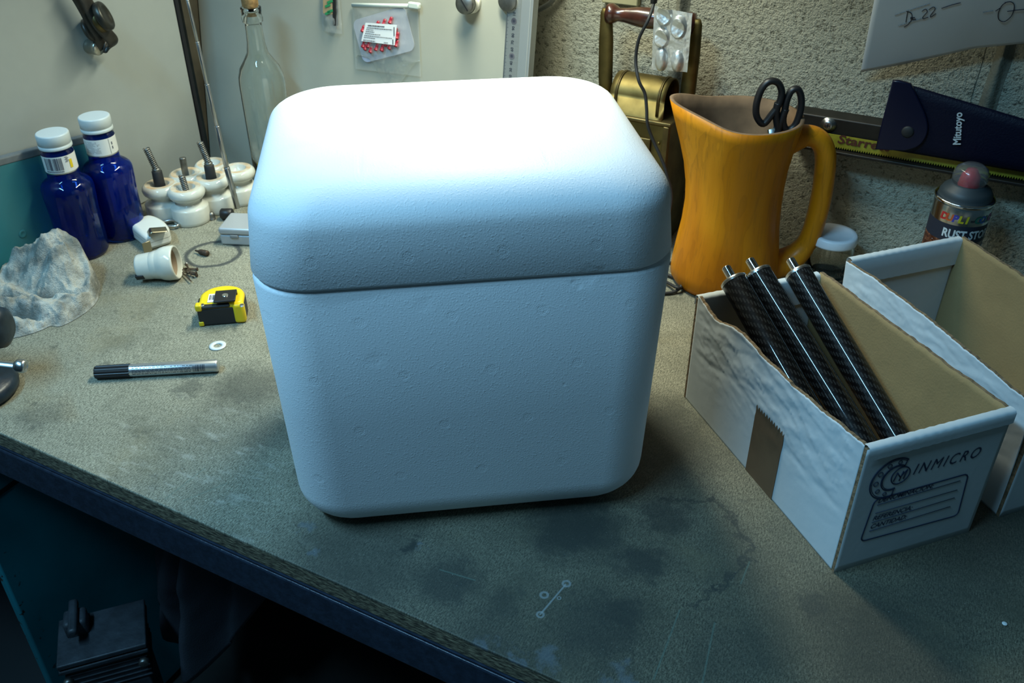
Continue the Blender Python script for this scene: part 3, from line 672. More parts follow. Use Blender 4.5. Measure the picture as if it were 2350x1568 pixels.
# ------------------------------------------------------------------ wooden jug, scissors, jar, spray can
JC = at(1678, 694, z=0)+FH*0.062; JC.z = 0
jug = thing('wooden_jug', 'tall varnished yellow wooden jug with spout and big handle', 'jug', JC)
def jl(px, py):
    q = face(px, py, JC); return (q-JC).dot(RH), q.z
m = MB(); NS = 72
prof = [(0.058, 0.0), (0.0665, 0.003), (0.0705, 0.010), (0.0700, 0.025), (0.0665, 0.055), (0.0625, 0.085), (0.0605, 0.115), (0.0600, 0.14), (0.0610, 0.165), (0.0640, 0.19), (0.0680, 0.215), (0.0700, 0.2295)]
inn = [(0.0655, 0.2295), (0.0630, 0.215), (0.058, 0.19), (0.054, 0.16), (0.053, 0.1), (0.053, 0.02)]
def jugpt(r, z, a):
    # spout grows out of the upper left, rim rises to it
    d = math.cos(a-PI); k = max(0.0, d)**7; up = max(0.0, (z-0.10)/0.13)
    rr = r+k*0.024*up**1.7; zz = z+(0.020*max(0, d)**3)*max(0, up)**3
    return JC+RH*(rr*math.cos(a))+FH*(rr*math.sin(a))+V((0, 0, zz))
rings = []
for r, z in prof+inn: rings.append([m.bm.verts.new(jugpt(r, z, 2*PI*k/NS)) for k in range(NS)])
for i in range(len(rings)-1):
    for k in range(NS): m.face((rings[i][k], rings[i][(k+1) % NS], rings[i+1][(k+1) % NS], rings[i+1][k]), 1 if i >= len(prof)-1 else 0)
m.face(rings[0][::-1], 0, False); m.face(rings[-1], 1, False)
m.build('jug_body', [WOOD, M('raw_wood', (0.20, 0.125, 0.07), 0.85, var=0.4, vs=40)], jug)
hp = [JC+RH*jl(*p)[0]+V((0, 0, jl(*p)[1])) for p in ((1806, 324), (1850, 311), (1880, 322), (1894, 355), (1890, 420), (1876, 490), (1858, 545), (1832, 580), (1795, 602), (1765, 608))]
hp = smooth_path(hp, 8); n = len(hp)
rad = [0.0150+0.006*max(0, 1-i/9)+0.010*max(0, (i-(n-22))/22) for i in range(n)]
m = MB(); m.tube(hp, rad, 20, flat=0.85, up=FH); m.build('handle', WOOD, jug)

sci = thing('scissors', 'scissors with black handles standing in the wooden jug', 'scissors', JC+V((0.01, 0, 0.06)))
def jp(px, py, back=0.0): return face(px, py, JC+FH*back)
pivot = jp(1772, 330, -.01)
for ring_, shank in ((((1737, 268), (1736, 240), (1747, 206), (1765, 187), (1785, 190), (1794, 212), (1787, 240), (1772, 262), (1752, 284)), ((1786, 236), (1781, 262), (1786, 300), (1788, 330))),
                     (((1801, 252), (1807, 226), (1818, 207), (1832, 206), (1839, 228), (1836, 258), (1824, 288), (1806, 298), (1797, 280)), ((1803, 250), (1796, 268), (1786, 296), (1776, 330)))):
    m = MB(); m.tube(smooth_path([jp(*p, -.012) for p in ring_], 6, True), 0.0052, 10, closed=True, flat=0.8, up=FH); m.tube(smooth_path([jp(*p, -.012) for p in shank], 6), 0.0056, 10, flat=.8, up=FH); m.build('handle', BLACK, sci)
for p, q in (((1773, 295), (1790, 420)), ((1787, 288), (1760, 420))):
    m = MB(); a, b = jp(*p, -.012), jp(*q, -.006); m.tube([a, (a+b)/2, b], [0.006, 0.007, 0.001], 8, flat=0.2, up=RH); m.build('blade', STEEL, sci)
m = MB(); q = jp(1779, 318, -.012); m.cyl(q, q+FH*.014, 0.004, 16); m.build('pivot_screw', STEEL, sci)

JR = V((-0.136, 1.160, 0))
jar = thing('glass_jar', 'small empty glass jar with white screw lid behind the jug handle', 'jar', JR)
zt = face(1912, 541, JR).z
m = MB(); m.lathe([(0, 0.0), (0.027, 0.0), (0.0295, 0.003), (0.0295, zt-.016), (0.0265, zt-.010), (0.0265, zt), (0.0245, zt), (0.0245, zt-.010), (0.0275, zt-.017), (0.0275, 0.005), (0, 0.004)], 48, xf(JR)); m.build('jar_glass', GLASS, jar, fix=True)
m = MB(); m.lathe([(0.0275, zt-.008), (0.0302, zt-.008), (0.0306, zt-.006), (0.0302, zt+.002), (0.0285, zt+.0042), (0.0235, zt+.0042), (0.0222, zt+.0034), (0, zt+.0034)], 48, xf(JR)); m.build('lid', M('white_tin', (0.70, 0.74, 0.78), 0.35), jar)

CC = V((0.003, 1.135, 0)); RC = 0.0325
can = thing('spray_can', 'aerosol paint can with a rust picture label and clear domed cap', 'spray can', CC)
zr = face(2197, 478, CC-FH*RC).z      # rim seam
def cz(px, py): return face(px, py, CC-FH*RC).z
z1, z2, z3 = cz(2188, 522), cz(2180, 560), cz(2160, 605)
m, g = newmat('rust_photo'); p = g.pos(); c1 = g.mix(g.smooth(g.noise(p, 160, 5, .7), .42, .62), (0.045, 0.012, 0.006), (0.22, 0.075, 0.03)); c1 = g.mix(g.smooth(g.noise(p, 300, 3, .7), .64, .72), c1, (0.45, 0.36, 0.33)); g.bsdf(**{'Base Color': c1, 'Roughness': 0.35})
RUSTPH = MATS['rust_photo']; FOILM = M('can_metal', (0.60, 0.60, 0.57), 0.22, 1.0)
m = MB()
m.lathe([(0, 0), (0.029, 0), (RC, .004), (RC, z3), (RC, z2), (RC, z1), (RC, zr-.006), (RC-.0015, zr-.003)], 64, xf(CC), mis=[0, 0, 0, 1, 2, 0, 0, 0]); m.build('can_body', [FOILM, RUSTPH, INK], can)
m = MB(); m.lathe([(RC-.002, zr-.004), (RC+.0008, zr-.003), (RC+.0012, zr), (RC+.0002, zr+.0018), (RC-.003, zr+.001), (RC-.004, zr-.001)], 64, xf(CC)); m.build('rim', CHROME, can)
m = MB(); m.lathe([(RC-.003, zr-.001), (RC-.003, zr+.006), (RC-.006, zr+.0115), (RC-.012, zr+.0160), (0.0195, zr+.0175), (0, zr+.0175)], 48, xf(CC)); m.build('shoulder', M('grey_plastic', (0.030, 0.040, 0.044), 0.5), can)
m = MB(); m.lathe([(0.0185, zr+.0177), (0.0198, zr+.023), (0.0195, zr+.029), (0.0168, zr+.0355), (0.011, zr+.0395), (0, zr+.041)], 48, xf(CC))
o = m.build('clear_cap', CLEARPL, can); sm = o.modifiers.new('wall', 'SOLIDIFY'); sm.thickness = 0.0009; sm.offset = -1
m = MB(); m.lathe([(0.0115, zr+.0177), (0.0105, zr+.027), (0.008, zr+.030), (0.0055, zr+.0345), (0, zr+.035)], 32, xf(CC)); m.build('spray_nozzle', RED, can)
a0 = math.atan2(-FH.y, -FH.x)
def wrap(m, s, size, zc, ang, bold=0.0, shear=0.0, mi=0, sx=1.0, rot=0.0, C=CC, R_=RC, off=.0004, A0=a0, spacing=1.0):
    me = text_mesh(s, size, 0, shear, bold, spacing, 'CENTER', sx); cr, sr = math.cos(rot), math.sin(rot)
    def fn(co):
        x = co.x*cr-co.y*sr; y = co.x*sr+co.y*cr
        a = A0+ang+x/R_
        return C+V(((R_+off)*math.cos(a), (R_+off)*math.sin(a), zc+y))
    m.add_mesh(me, None, mi, fn); w_ = max(v.co.x for v in me.vertices)-min(v.co.x for v in me.vertices); bpy.data.meshes.remove(me); return w_
m = MB(); wrap(m, 'RUST STOP', 0.0145, z1-(z1-z2)*.5-.005, -.03, .0005, 0, sx=.78); m.build('lettering', WHITEPL, can)
m = MB(); wrap(m, '4', 0.024, z2-.027, .28, .0009, .1); wrap(m, 'in', 0.013, z2-.027, .66, .0004, .1); wrap(m, '1', 0.024, z2-.027, .98, .0009, .1); m.build('lettering', INK, can)
cols = [(.45, .02, .02), (.5, .1, .02), (.05, .05, .3), (.5, .42, .02), (.5, .42, .02), (.03, .03, .03), (.02, .12, .08), (.02, .1, .3), (.05, .2, .12), (.35, .02, .2), (.1, .02, .02)]
m = MB(); mats = []
for k, ch in enumerate('DUPLI-COLOR'):
    mats.append(M('print_%d' % k, cols[k], .4)); wrap(m, ch, 0.0118, z1+(zr-z1)*.34-.004, -1.0+k*.2, .0006, .12, mi=k)
m.build('lettering', mats, can)
m = MB()
def lab(u, v):
    a = a0-.75+u*1.75; z = z3+.012*(u)-.020+v*.026+u*.004; return CC+V(((RC+.0003)*math.cos(a), (RC+.0003)*math.sin(a), z))
m.grid(lab, 24, 3); o = m.build('paper_band', PAPER, can)
m = MB(); wrap(m, 'OXIDO', 0.0095, z3-.0075, .22, .0003, 0, rot=.14, off=.0006); m.build('lettering', INK, can)

# ------------------------------------------------------------------ back wall: rail, hacksaw blade, pouch, paper
zt_ = at(1880, 265, y=YW-.03).z; zb_ = at(1916, 340, y=YW-.03).z-.004
rail = thing('wall_rail', 'dark steel rail screwed along the stucco wall', 'rail', (0.1, YW, zb_))
m = MB(); m.box((0.62, 0.030, zt_-zb_), (0.085, YW-.0155, (zt_+zb_)/2), bev=.002); m.box((0.62, 0.012, 0.004), (0.085, YW-.036, zb_+.002), bev=.001)
m.build('rail_bar', M('dark_brown_steel', (0.028, 0.022, 0.016), 0.5, 0.3, var=.4, vs=40), rail)
q = at(1900, 288, y=YW-.033)
m = MB(); m.lathe([(0.0098, 0), (0.0098, .0012), (0.0066, .0016), (0.0064, .0026), (0.0042, .0038), (0, .0041)], 28, xf(q+V((0, .0025, 0)), frame((0, -1, 0)))); sc = m.build('screw', STEEL, rail)
m = MB(); m.box((.006, .0012, .0012), q+V((0, -.0014, 0))); m.box((.0012, .0012, .006), q+V((0, -.0014, 0))); m.build('cross_slot', BLACK, sc)
YB = YW-.0335
za, zb2 = at(1925, 310, y=YB).z, at(1925, 336, y=YB).z
bl = thing('hacksaw_blade', 'yellow hacksaw blade with red lettering fixed along the dark rail', 'blade', (0.0, YB, zb2))
m = MB(); x0, x1 = -0.26, 0.30; N = 190; poly = [(x0, za), (x1, za)]
for k in range(N, -1, -1):
    x = x0+(x1-x0)*k/N; poly += [(x, zb2), (x-(x1-x0)/N*.5, zb2-.0032)] if k else [(x, zb2)]
m.prism(poly[::-1], .0012, xf((0, YB, 0), Matrix(((1, 0, 0), (0, 0, 1), (0, -1, 0))).transposed()) @ Matrix.Identity(4))
o = m.build('blade_strip', M('yellow_enamel', (0.34, 0.29, 0.025), 0.45, var=.3, vs=90), bl)
WM = Matrix(((1, 0, 0), (0, 0, 1), (0, -1, 0))).transposed()   # local x -> world x, y -> z, z -> -y
def walltext(m, s, loc, size, bold=0, shear=0, rot=0, sx=1.0, spacing=1.0):
    me = text_mesh(s, size, 0, shear, bold, spacing, sx=sx); m.add_mesh(me, xf(loc, WM @ Matrix.Rotation(rot, 3, 'Z'))); bpy.data.meshes.remove(me)
m = MB(); q = at(1921, 329, y=YB); walltext(m, 'Starrett', (q.x, YB-.0022, zb2+.0052), .0155, .0004, .1, sx=1.3); m.build('lettering', M('dark_red_ink', (0.085, 0.022, 0.010), .6), bl)
m = MB()
for k in range(26):
    x = 0.03+k*.0045
    if random.random() < .75: m.box((.003, .0006, .0016), (x, YB-.0015, za-.003))
m.box((.05, .0006, .003), (0.125, YB-.0015, za-.006)); m.build('small_print', M('dark_red_ink', (0.085, 0.022, 0.010), .6), bl)

YP = YW-.044
PV = M('navy_vinyl', (0.002, 0.003, 0.014), 0.5, bump=.25, bs=420, spec=.25)
def wp(px, py, y): return at(px, py, y=y)
pch = thing('vinyl_pouch', 'dark blue vinyl tool pouch with snap flap and white lettering', 'pouch', wp(2060, 340, YP))
def quadsheet(m, c, th, nu=30, nv=20, puff=0.0, mi=0):
    c = [V(q) for q in c]; nrm = V((0, -1, 0))
    def f(u, v, s):
        p = (c[0]*(1-u)+c[1]*u)*(1-v)+(c[3]*(1-u)+c[2]*u)*v
        e = min(1, 7*min(u, 1-u, v, 1-v)); return p+nrm*(s*th*.5*max(.15, e**.5)+(puff*math.sin(PI*u)*math.sin(PI*v) if s > 0 else 0))
    A = m.grid(lambda u, v: f(u, v, 1), nu, nv, mi); B = m.grid(lambda u, v: f(u, v, -1), nu, nv, mi)
    for i in range(nu): m.face((A[i][0], A[i+1][0], B[i+1][0], B[i][0]), mi); m.face((A[i][nv], B[i][nv], B[i+1][nv], A[i+1][nv]), mi)
    for j in range(nv): m.face((A[0][j], B[0][j], B[0][j+1], A[0][j+1]), mi); m.face((A[nu][j], A[nu][j+1], B[nu][j+1], B[nu][j]), mi)
m = MB(); quadsheet(m, [wp(2012, 338, YP), wp(2520, 424, YP), wp(2540, 330, YP), wp(2052, 184, YP)], .008, puff=.002); m.build('pouch_body', PV, pch, fix=True)
FQ = [wp(*p, YP-.003) for p in ((2010, 340), (2030, 260), (2050, 182), (2064, 182), (2092, 190))]+smooth_path([wp(*p, YP-.003) for p in ((2092, 190), (2112, 230), (2129, 272), (2129, 305), (2110, 332), (2078, 343))], 6)[1:]
m = MB(); m.prism([(q.x, q.z) for q in FQ], .0065, xf((0, YP-.003, 0), WM), bev=.0016); m.build('flap', M('flap_vinyl', (0.003, 0.0045, 0.020), 0.28, spec=.4), pch)
q = wp(2083, 303, YP-.0098)
m = MB(); m.lathe([(.0072, 0), (.0072, .0014), (.0055, .0026), (0, .003)], 24, xf(q+V((0, .001, 0)), frame((0, -1, 0)))); m.build('snap', RUBBER, pch)
a, b = wp(2204, 333, YP-.0085), wp(2208, 260, YP-.0085)
m = MB(); walltext(m, 'Mitutoyo', (a.x, YP-.0085, a.z), .0118, .0003, 0, math.atan2(b.z-a.z, b.x-a.x), sx=(b-a).length/.0425); m.build('lettering', M('pale_print', (0.50, 0.56, 0.58), .6), pch)

note = thing('paper_note', 'curling white paper sheet with handwriting pinned on the stucco wall', 'paper', wp(2150, 20, YW-.01))
P0, P1 = wp(1996, -3, YW-.080), wp(1975, 166, YW-.02); W0 = P0+V((0.30, 0, 0.02))
m = MB()
def nf(u, v):
    # u to the right, v downwards; lower edge climbs and curls off the wall to the right
    top = V((P0.x+u*.34+.012, YW-.135-.02*u, P0.z+.10)); botz = P1.z+.0480*min(1, u/.35)**1.05+.055*max(0, (u-.35)/.65)
    b = V((P1.x+u*.34, YW-.020-.012*math.sin(min(1, u*2.2)*PI*.5), botz))
    p = top*(1-v)+b*v; p.y -= .006*math.sin(PI*v); return p
m.grid(nf, 50, 40, flip=True); o = m.build('sheet', PAPER, note); sm = o.modifiers.new('thickness', 'SOLIDIFY'); sm.thickness = .0003
def note_uv(px, py):
    # closest point on sheet under pixel, searched on the grid
    best = None
    for i in range(101):
        for j in range(101):
            q = nf(i/100, j/100); a, b = proj(q); d = (a-px)**2+(b-py)**2
            if best is None or d < best[0]: best = (d, i/100, j/100, q)
    return best
def note_pts(px_list):
    out = []
    for (a, b) in px_list:
        d, u, v, q = note_uv(a, b); e = .004; du = nf(min(1, u+e), v)-nf(u-e, v); dv = nf(u, min(1, v+e))-nf(u, v-e); n_ = du.cross(dv).normalized()
        if n_.y > 0: n_ = -n_
        out.append(on_plane(a, b, q, n_)+n_*.0008)
    return out
groups = (('handwritten_day', 0, 4), ('handwritten_number', 4, 6), ('handwritten_dash', 6, 7), ('handwritten_sign', 7, 10))
strokes = [[(2083, 27), (2081, 38), (2079, 50)], [(2080, 25), (2092, 30), (2092, 44), (2084, 55), (2075, 61)], [(2091, 38), (2090, 43)], [(2100, 39), (2094, 40), (2095, 44), (2102, 43)],
           [(2116, 25), (2124, 20), (2128, 26), (2118, 38), (2120, 42), (2130, 38)], [(2132, 21), (2142, 15), (2146, 20), (2136, 34), (2137, 38), (2148, 30)], [(2161, 18), (2185, 10), (2205, 5)],
           [(2306, 5), (2320, 3), (2328, 12), (2322, 34), (2306, 48), (2293, 44), (2291, 30), (2299, 12), (2310, 4)], [(2285, 24), (2296, 17)], [(2312, 25), (2334, 22), (2352, 20)]]
for nm_, i0, i1 in groups:
    m = MB()
    for s in strokes[i0:i1]: m.tube(smooth_path(note_pts(s), 5), .0004, 5)
    m.build(nm_, M('pen_ink', (0.02, 0.012, 0.025), .6), note)
for (a, b, c, d) in ((2054, 33, 2078, 25), (2080, 24, 2136, 6), (2062, 58, 2082, 52), (2084, 50, 2120, 40), (2256, 27, 2280, 23)):
    m = MB(); N = 7
    for i in range(N):
        t0, t1 = i/N, (i+.7)/N; pp = note_pts([(a+(c-a)*t0, b+(d-b)*t0), (a+(c-a)*t1, b+(d-b)*t1)]); m.tube(pp, .0006, 5, flat=.4)
    m.build('faint_print', GREYINK, note)

# ------------------------------------------------------------------ brass lantern with blister pack and cords
YL = 1.118
lx1 = wp(1538, 282, YL).x; lx0 = lx1-.118; zl = wp(1538, 284, YL).z
lan = thing('brass_lantern', 'old brass lantern with arched hood and turned wooden carrying handle', 'lantern', ((lx0+lx1)/2, YL+.05, 0))
m = MB(); m.box((lx1-lx0, .098, zl-.004), ((lx0+lx1)/2, YL+.05, (zl-.004)/2), bev=.003)
m.build('lamp_case', BRASS, lan)
m = MB(); m.box((lx1-lx0+.004, .104, .005), ((lx0+lx1)/2, YL+.05, zl-.0025), bev=.0015); m.build('top_plate', BRASSDK, lan)
xq = wp(1480, 325, YL-.002)
m = MB(); m.box((.052, .004, .060), (lx1-.050, YL-.001, zl-.055), bev=.001); m.box((.008, .004, .13), (lx1-.004, YL-.001, zl-.07), bev=.001); m.build('door', BRASSDK, lan)
for dz in (-.028, -.09): q = V((lx1-.012, YL-.003, zl+dz)); m = MB(); m.ball(q, .0022, seg=10); m.build('rivet', BRASS, lan)
m = MB(); m.ball((lx1-.058, YL-.003, zl-.035), .003, seg=10); m.build('door_knob', BRASS, lan)
hx0, hx1 = wp(1397, 262, YL+.008).x, wp(1521, 275, YL+.008).x
y0, y1 = YL+.008, YL+.066; hh = wp(1528, 180, (y0+y1)/2).z-zl
m = MB(); pr = [(y0-.006, 0), (y0, 0.0012), (y0, hh*.45)]+[((y0+y1)/2-(y1-y0)/2*math.cos(PI*k/16), hh*.45+hh*.55*math.sin(PI*k/16)) for k in range(17)]+[(y1, 0.0012), (y1+.006, 0)]
def hood(u, v):
    i = v*(len(pr)-1); k = min(int(i), len(pr)-2); t = i-k
    return V((hx0+(hx1-hx0)*u, pr[k][0]*(1-t)+pr[k+1][0]*t, zl+.0005+pr[k][1]*(1-t)+pr[k+1][1]*t))
m.grid(hood, 10, len(pr)-1); o = m.build('hood', BRASS, lan); sm = o.modifiers.new('sheet', 'SOLIDIFY'); sm.thickness = .0014
m = MB()
for us in ((.10, .125), (.875, .90)):
    m = MB()
    for u in us: m.tube([hood(u, k/40)+V((0, -.0008, .0006)) for k in range(2, 39)], .0012, 6)
    m.build('hood_bead', BRASSDK, lan)
m = MB(); vs = m.verts([hood(.5, k/60)-V((0, 0, .002)) for k in range(4, 57)]); m.face(vs, 0, False); m.build('hood_baffle', BLACK, lan)
yu = YL+.05
ua, ub = wp(1388, 240, yu), wp(1577, 220, yu); ta, tb = wp(1392, 30, yu), wp(1597, 55, yu)
for a, b in ((ua, ta), (ub, tb)):
    m = MB(); a = V((a.x, yu, zl)); t = V((b.x, yu, b.z))
    m.tube([a, a*.75+t*.25, a*.3+t*.7, t, t+V((0, 0, .006))], [.008, .0105, .0105, .0085, .006], 12, flat=.55, up=(1, 0, 0)); m.build('upright', BRASS, lan)
h0, h1 = V((ta.x, yu, ta.z)), V((tb.x, yu, tb.z)); hd = (h1-h0); HL = hd.length; hd = hd.normalized()
pr = [(0, -.006), (.003, -.005), (.004, 0), (.0125, .002), (.0135, .008), (.011, .013), (.0085, .018), (.0095, .028), (.0125, .045), (.0135, HL*.5), (.0125, HL*.5+.012), (.0095, HL*.5+.020), (.012, HL*.5+.024), (.0115, HL*.5+.030), (.009, HL*.5+.034), (.0105, HL-.03), (.0135, HL-.008), (.0125, HL-.002), (.004, HL), (.003, HL+.005), (0, HL+.006)]
m = MB(); m.lathe(pr, 28, xf(h0, frame(hd))); m.build('wooden_handle', M('dark_turned_wood', (0.060, 0.018, 0.010), 0.28, var=.5, vs=70, coat=.4), lan)

# foil blister pack hung on the lantern handle
yb = yu-.0215
BP = [wp(*p, yb) for p in ((1495, 160), (1577, 166), (1590, 30), (1503, 12))]
bp = thing('blister_pack', 'silver foil blister pack of capsules hanging on the lantern handle', 'blister pack', BP[0])
cells = [((1526, 33), 0, 20, 23), ((1559, 62), 0, 18, 25), ((1520, 85), 0, 18, 22), ((1518, 136), 1, 15, 25), ((1555, 141), 1, 14, 23)]
cw = []
for c, full, rx, ry in cells:
    q = wp(*c, yb); k = (wp(c[0]+1, c[1], yb)-q).length; cw.append((q, full, rx*k, ry*k*1.05))
m = MB(); N = 110
def bpf(u, v):
    p = (BP[0]*(1-u)+BP[1]*u)*(1-v)+(BP[3]*(1-u)+BP[2]*u)*v
    off = .0025*fbm((u*3, v*4, 2), 1.0)+.004*math.sin(u*2.3+.5)*v-.0
    for q, full, rx, ry in cw:
        d = math.sqrt(((p.x-q.x)/rx)**2+((p.z-q.z)/ry)**2)
        if d < 1:
            h = .0065*(1-d**2.6)**.6
            if not full: h = .0055*min(1, (1-d)*5)*(.45+.55*min(1, abs((p.x-q.x)*.4+(p.z-q.z))/ry*1.6))
            off += h
    return V((p.x, p.y-off, p.z))
m.grid(bpf, N, 150); m.build('foil', M('aluminium_foil', (0.66, 0.67, 0.65), 0.40, 0.75), bp)

def cord(name, pts, r, mat, label, cat='cable'):
    m = MB(); m.tube(smooth_path(pts, 8), r, 10); return tag(m.build(name, mat), label, cat)
yc = YL-.012
c = cord('hanging_cable', [wp(1502, -60, yc+.02), wp(1501, 2, yc+.02), wp(1488, 45, yc), wp(1466, 90, yc-.002), wp(1459, 140, yc-.004), wp(1466, 185, yc-.012), wp(1480, 215, yc-.010), wp(1484, 250, yc-.012), wp(1486, 285, yc-.014), wp(1498, 320, yc-.012), wp(1516, 360, yc-.012), wp(1530, 400, yc-.012), wp(1540, 470, yc-.012), V((-.35, 1.07, .003)), V((-.36, 1.04, .003))], .0021, RUBBER, 'thin black cable hanging down in front of the brass lantern')
m = MB(); a, b = wp(1503, -22, yc+.02), wp(1500, 8, yc+.0195); m.cyl(a, b, .0042, 14, bev=.001); m.build('ferrule', BLACK, c)
cc = at(1510, 655, z=.003)
pts = [at(*p, z=.003) for p in ((1440, 640), (1500, 604), (1535, 603), (1558, 607), (1600, 630))]
cord('floor_cable', pts, .0022, RUBBER, 'short black cable running behind the wooden jug foot')
pts = [at(*p, z=z) for p, z in (((1450, 610), .003), ((1510, 624), .003), ((1545, 636), .004), ((1566, 650), .004), ((1566, 660), .004), ((1553, 660), .009), ((1520, 645), .004), ((1470, 640), .003), ((1460, 665), .003), ((1500, 673), .003), ((1540, 672), .003), ((1560, 662), .006), ((1568, 652), .010), ((1590, 667), .0045), ((1602, 672), .003))]
cord('cable_coil', pts, .0022, RUBBER, 'looped black cable lying on the bench between foam box and jug')
yg = YW-.012
cord('grey_cable', [wp(1150, 40, yg), wp(1222, 27, yg), wp(1245, 18, yg), wp(1265, 4, yg), wp(1290, -30, yg)], .0036, M('grey_pvc', (0.16, 0.17, 0.15), .5), 'grey cable running over the stucco wall beside the steel ruler')
m = MB(); a = wp(1386, -30, YW-.006); b = wp(1467, 14, YW-.006); m.box((b.x-a.x, .012, .09), ((a.x+b.x)/2, YW-.0065, b.z+.045), bev=.002)
tag(m.build('wooden_block', M('pale_pine', (0.46, 0.42, 0.24), .7, var=.15, vs=30)), 'pale wooden block on the wall above the lantern handle', 'block')

# ------------------------------------------------------------------ enamel panels, post, ruler
lpn = thing('enamel_panel', 'large white enamelled panel standing along the left side of the bench', 'panel', (XL, 0.6, 0))
XP = -1.135
MB().box((.012, .95, .80), (XP-.006, 1.043-.475, .401), bev=.0015).build('panel_sheet', BOARD, lpn)
MB().box((.016, .0065, .80), (XP-.006, 1.047, .401), bev=.001).build('edge_strip', BLACK, lpn)  # black strip along the rear edge of the panel
PT = MB(); PT.prism([(-1.31, 1.086), (-1.1665, 1.086), (-1.1665, 1.215), (-1.1705, 1.215), (-1.1705, 1.090), (-1.31, 1.090)], .86, xf((0, 0, .0005)))
post = PT.build('steel_post', M('brown_steel', (0.075, 0.066, 0.045), .55, .1, var=.4, vs=25))
tag(post, 'dark brown steel post in the corner between the two white panels', 'post')
BT = 0.146; bn = V((0, -1, BT)).normalized(); bup = V((0, BT, 1)).normalized(); B0 = V((0, 1.082, 0))
BF = Matrix((V((1, 0, 0)), bup, bn)).transposed()     # board frame: x, up the board, outwards
def bd(px, py, off=0.0): return on_plane(px, py, B0+bn*off, bn)
def bl_(x, s, off=0.0): return B0+V((x, 0, 0))+bup*s+bn*off
wb = thing('magnet_board', 'white enamelled magnet board leaning against the back wall', 'board', B0+V((-.88, 0, 0)))
MB().box((.565, .80, .010), bl_(-.8825, .402, -.0052), BF, bev=.001).build('board_sheet', M('cream_enamel', (0.36, 0.357, 0.295), 0.35, var=0.08, vs=9), wb)
rul = thing('steel_ruler', 'aluminium ruler with millimetre scale on the right edge of the magnet board', 'ruler', bl_(-.58, 0))
m = MB(); m.box((.022, .80, .003), bl_(-.592, .402, .0035), BF, bev=.0005); m.build('scale_strip', ALU, rul)
m = MB(); m.box((.016, .80, .012), bl_(-.5735, .402, .002), BF, bev=.002); m.box((.004, .80, .016), bl_(-.5635, .402, .002), BF, bev=.001); m.build('profile', M('mill_aluminium', (0.50, 0.53, 0.53), .45, .8), rul)
q128 = bd(1179, 128); s128 = (q128-B0).dot(bup); m = MB(); m2 = MB()
dsp = ((bd(1178, 47)-B0).dot(bup)-s128)/5
seq = {-3: '20', -2: '30', -1: '40', 1: '60', 2: '70', 3: '80', 4: '90', 6: '10', 7: '20', 8: '30', 9: '40'}
for k, t in seq.items():
    me = text_mesh(t, .0055, 0, 0, .0001); m.add_mesh(me, xf(bl_(-.5895, s128+dsp*k-.003, .0052), BF @ Matrix.Rotation(PI/2, 3, 'Z'))); bpy.data.meshes.remove(me)
for k in range(-60, 130):
    L = .004 if k % 10 == 0 else (.003 if k % 5 == 0 else .002)
    m.box((L, .0003, .0002), bl_(-.603+L/2, s128+dsp*k/10, .0051), BF)
for k in (0, 5): m.cyl(bl_(-.591, s128+dsp*k, .0049), bl_(-.591, s128+dsp*k, .0054), .0042, 20)
m.build('graduation', INK, rul)

# magnets on the board
def magnet(px, py, r, ln, label, slot=True):
    q = bd(px, py, ln); c = q-bn*ln
    root = thing('round_magnet', label, 'magnet', c, 'round magnets on the board')
    m = MB(); m.lathe([(0, 0), (r*1.02, 0), (r*1.02, ln*.3), (r*.9, ln*.34), (r*.9, ln*.42), (r*1.02, ln*.46), (r*1.02, ln*.62)], 32, xf(c, BF)); m.build('magnet_ring', M('pale_ring', (.62, .61, .53), .5), root)
    m = MB(); m.lathe([(r*.95, ln*.6), (r, ln*.68), (r, ln*.95), (r*.94, ln), (0, ln)], 32, xf(c, BF)); cap = m.build('steel_cap', DULLSTEEL, root)
    if slot: m = MB(); m.box((r*1.6, .0016, .0008), c+bn*(ln+.0001), BF @ Matrix.Rotation(-.9, 3, 'Z')); m.build('slot', BLACK, cap)
magnet(1064, 9, .0135, .024, 'round slotted magnet on the magnet board, left of the ruler')
magnet(1163, 2, .0135, .010, 'round magnet half hidden behind the top of the ruler', False)

# zip bag with red parts
zb = thing('zip_bag', 'clear zip bag with paper label and red parts hanging on the magnet board', 'bag', bd(885, 90))
c4 = [bd(816, 158, .004), bd(966, 176, .004), bd(959, 9, .004), bd(808, 6, .004)]
def bagf(u, v, s):
    p = (c4[0]*(1-u)+c4[1]*u)*(1-v)+(c4[3]*(1-u)+c4[2]*u)*v
    e = min(1, 5*min(u, 1-u, v, 1-v)); k = fbm((u*5, v*6, 3+s), 1.0)
    low = max(0, .22-v)*(.10*math.sin(u*7+.8)) if s > 0 else 0
    return p+bn*(s*(.0055*e+.0035*e*k))+bup*low
m = MB(); m.grid(lambda u, v: bagf(u, v, 1), 40, 44, 0); m.grid(lambda u, v: bagf(u, v, -.6), 12, 12, 0); m.build('bag_film', BAG, zb)
m = MB(); a, b = bd(808, 12, .006), bd(958, 14, .006); m.tube([a, a*.5+b*.5, b], .0030, 10, flat=.7); m.box((.018, .009, .008), bd(951, 13, .008), BF, bev=.002); m.build('zip_strip', M('frosted_plastic', (0.50, 0.55, 0.50), .4), zb)
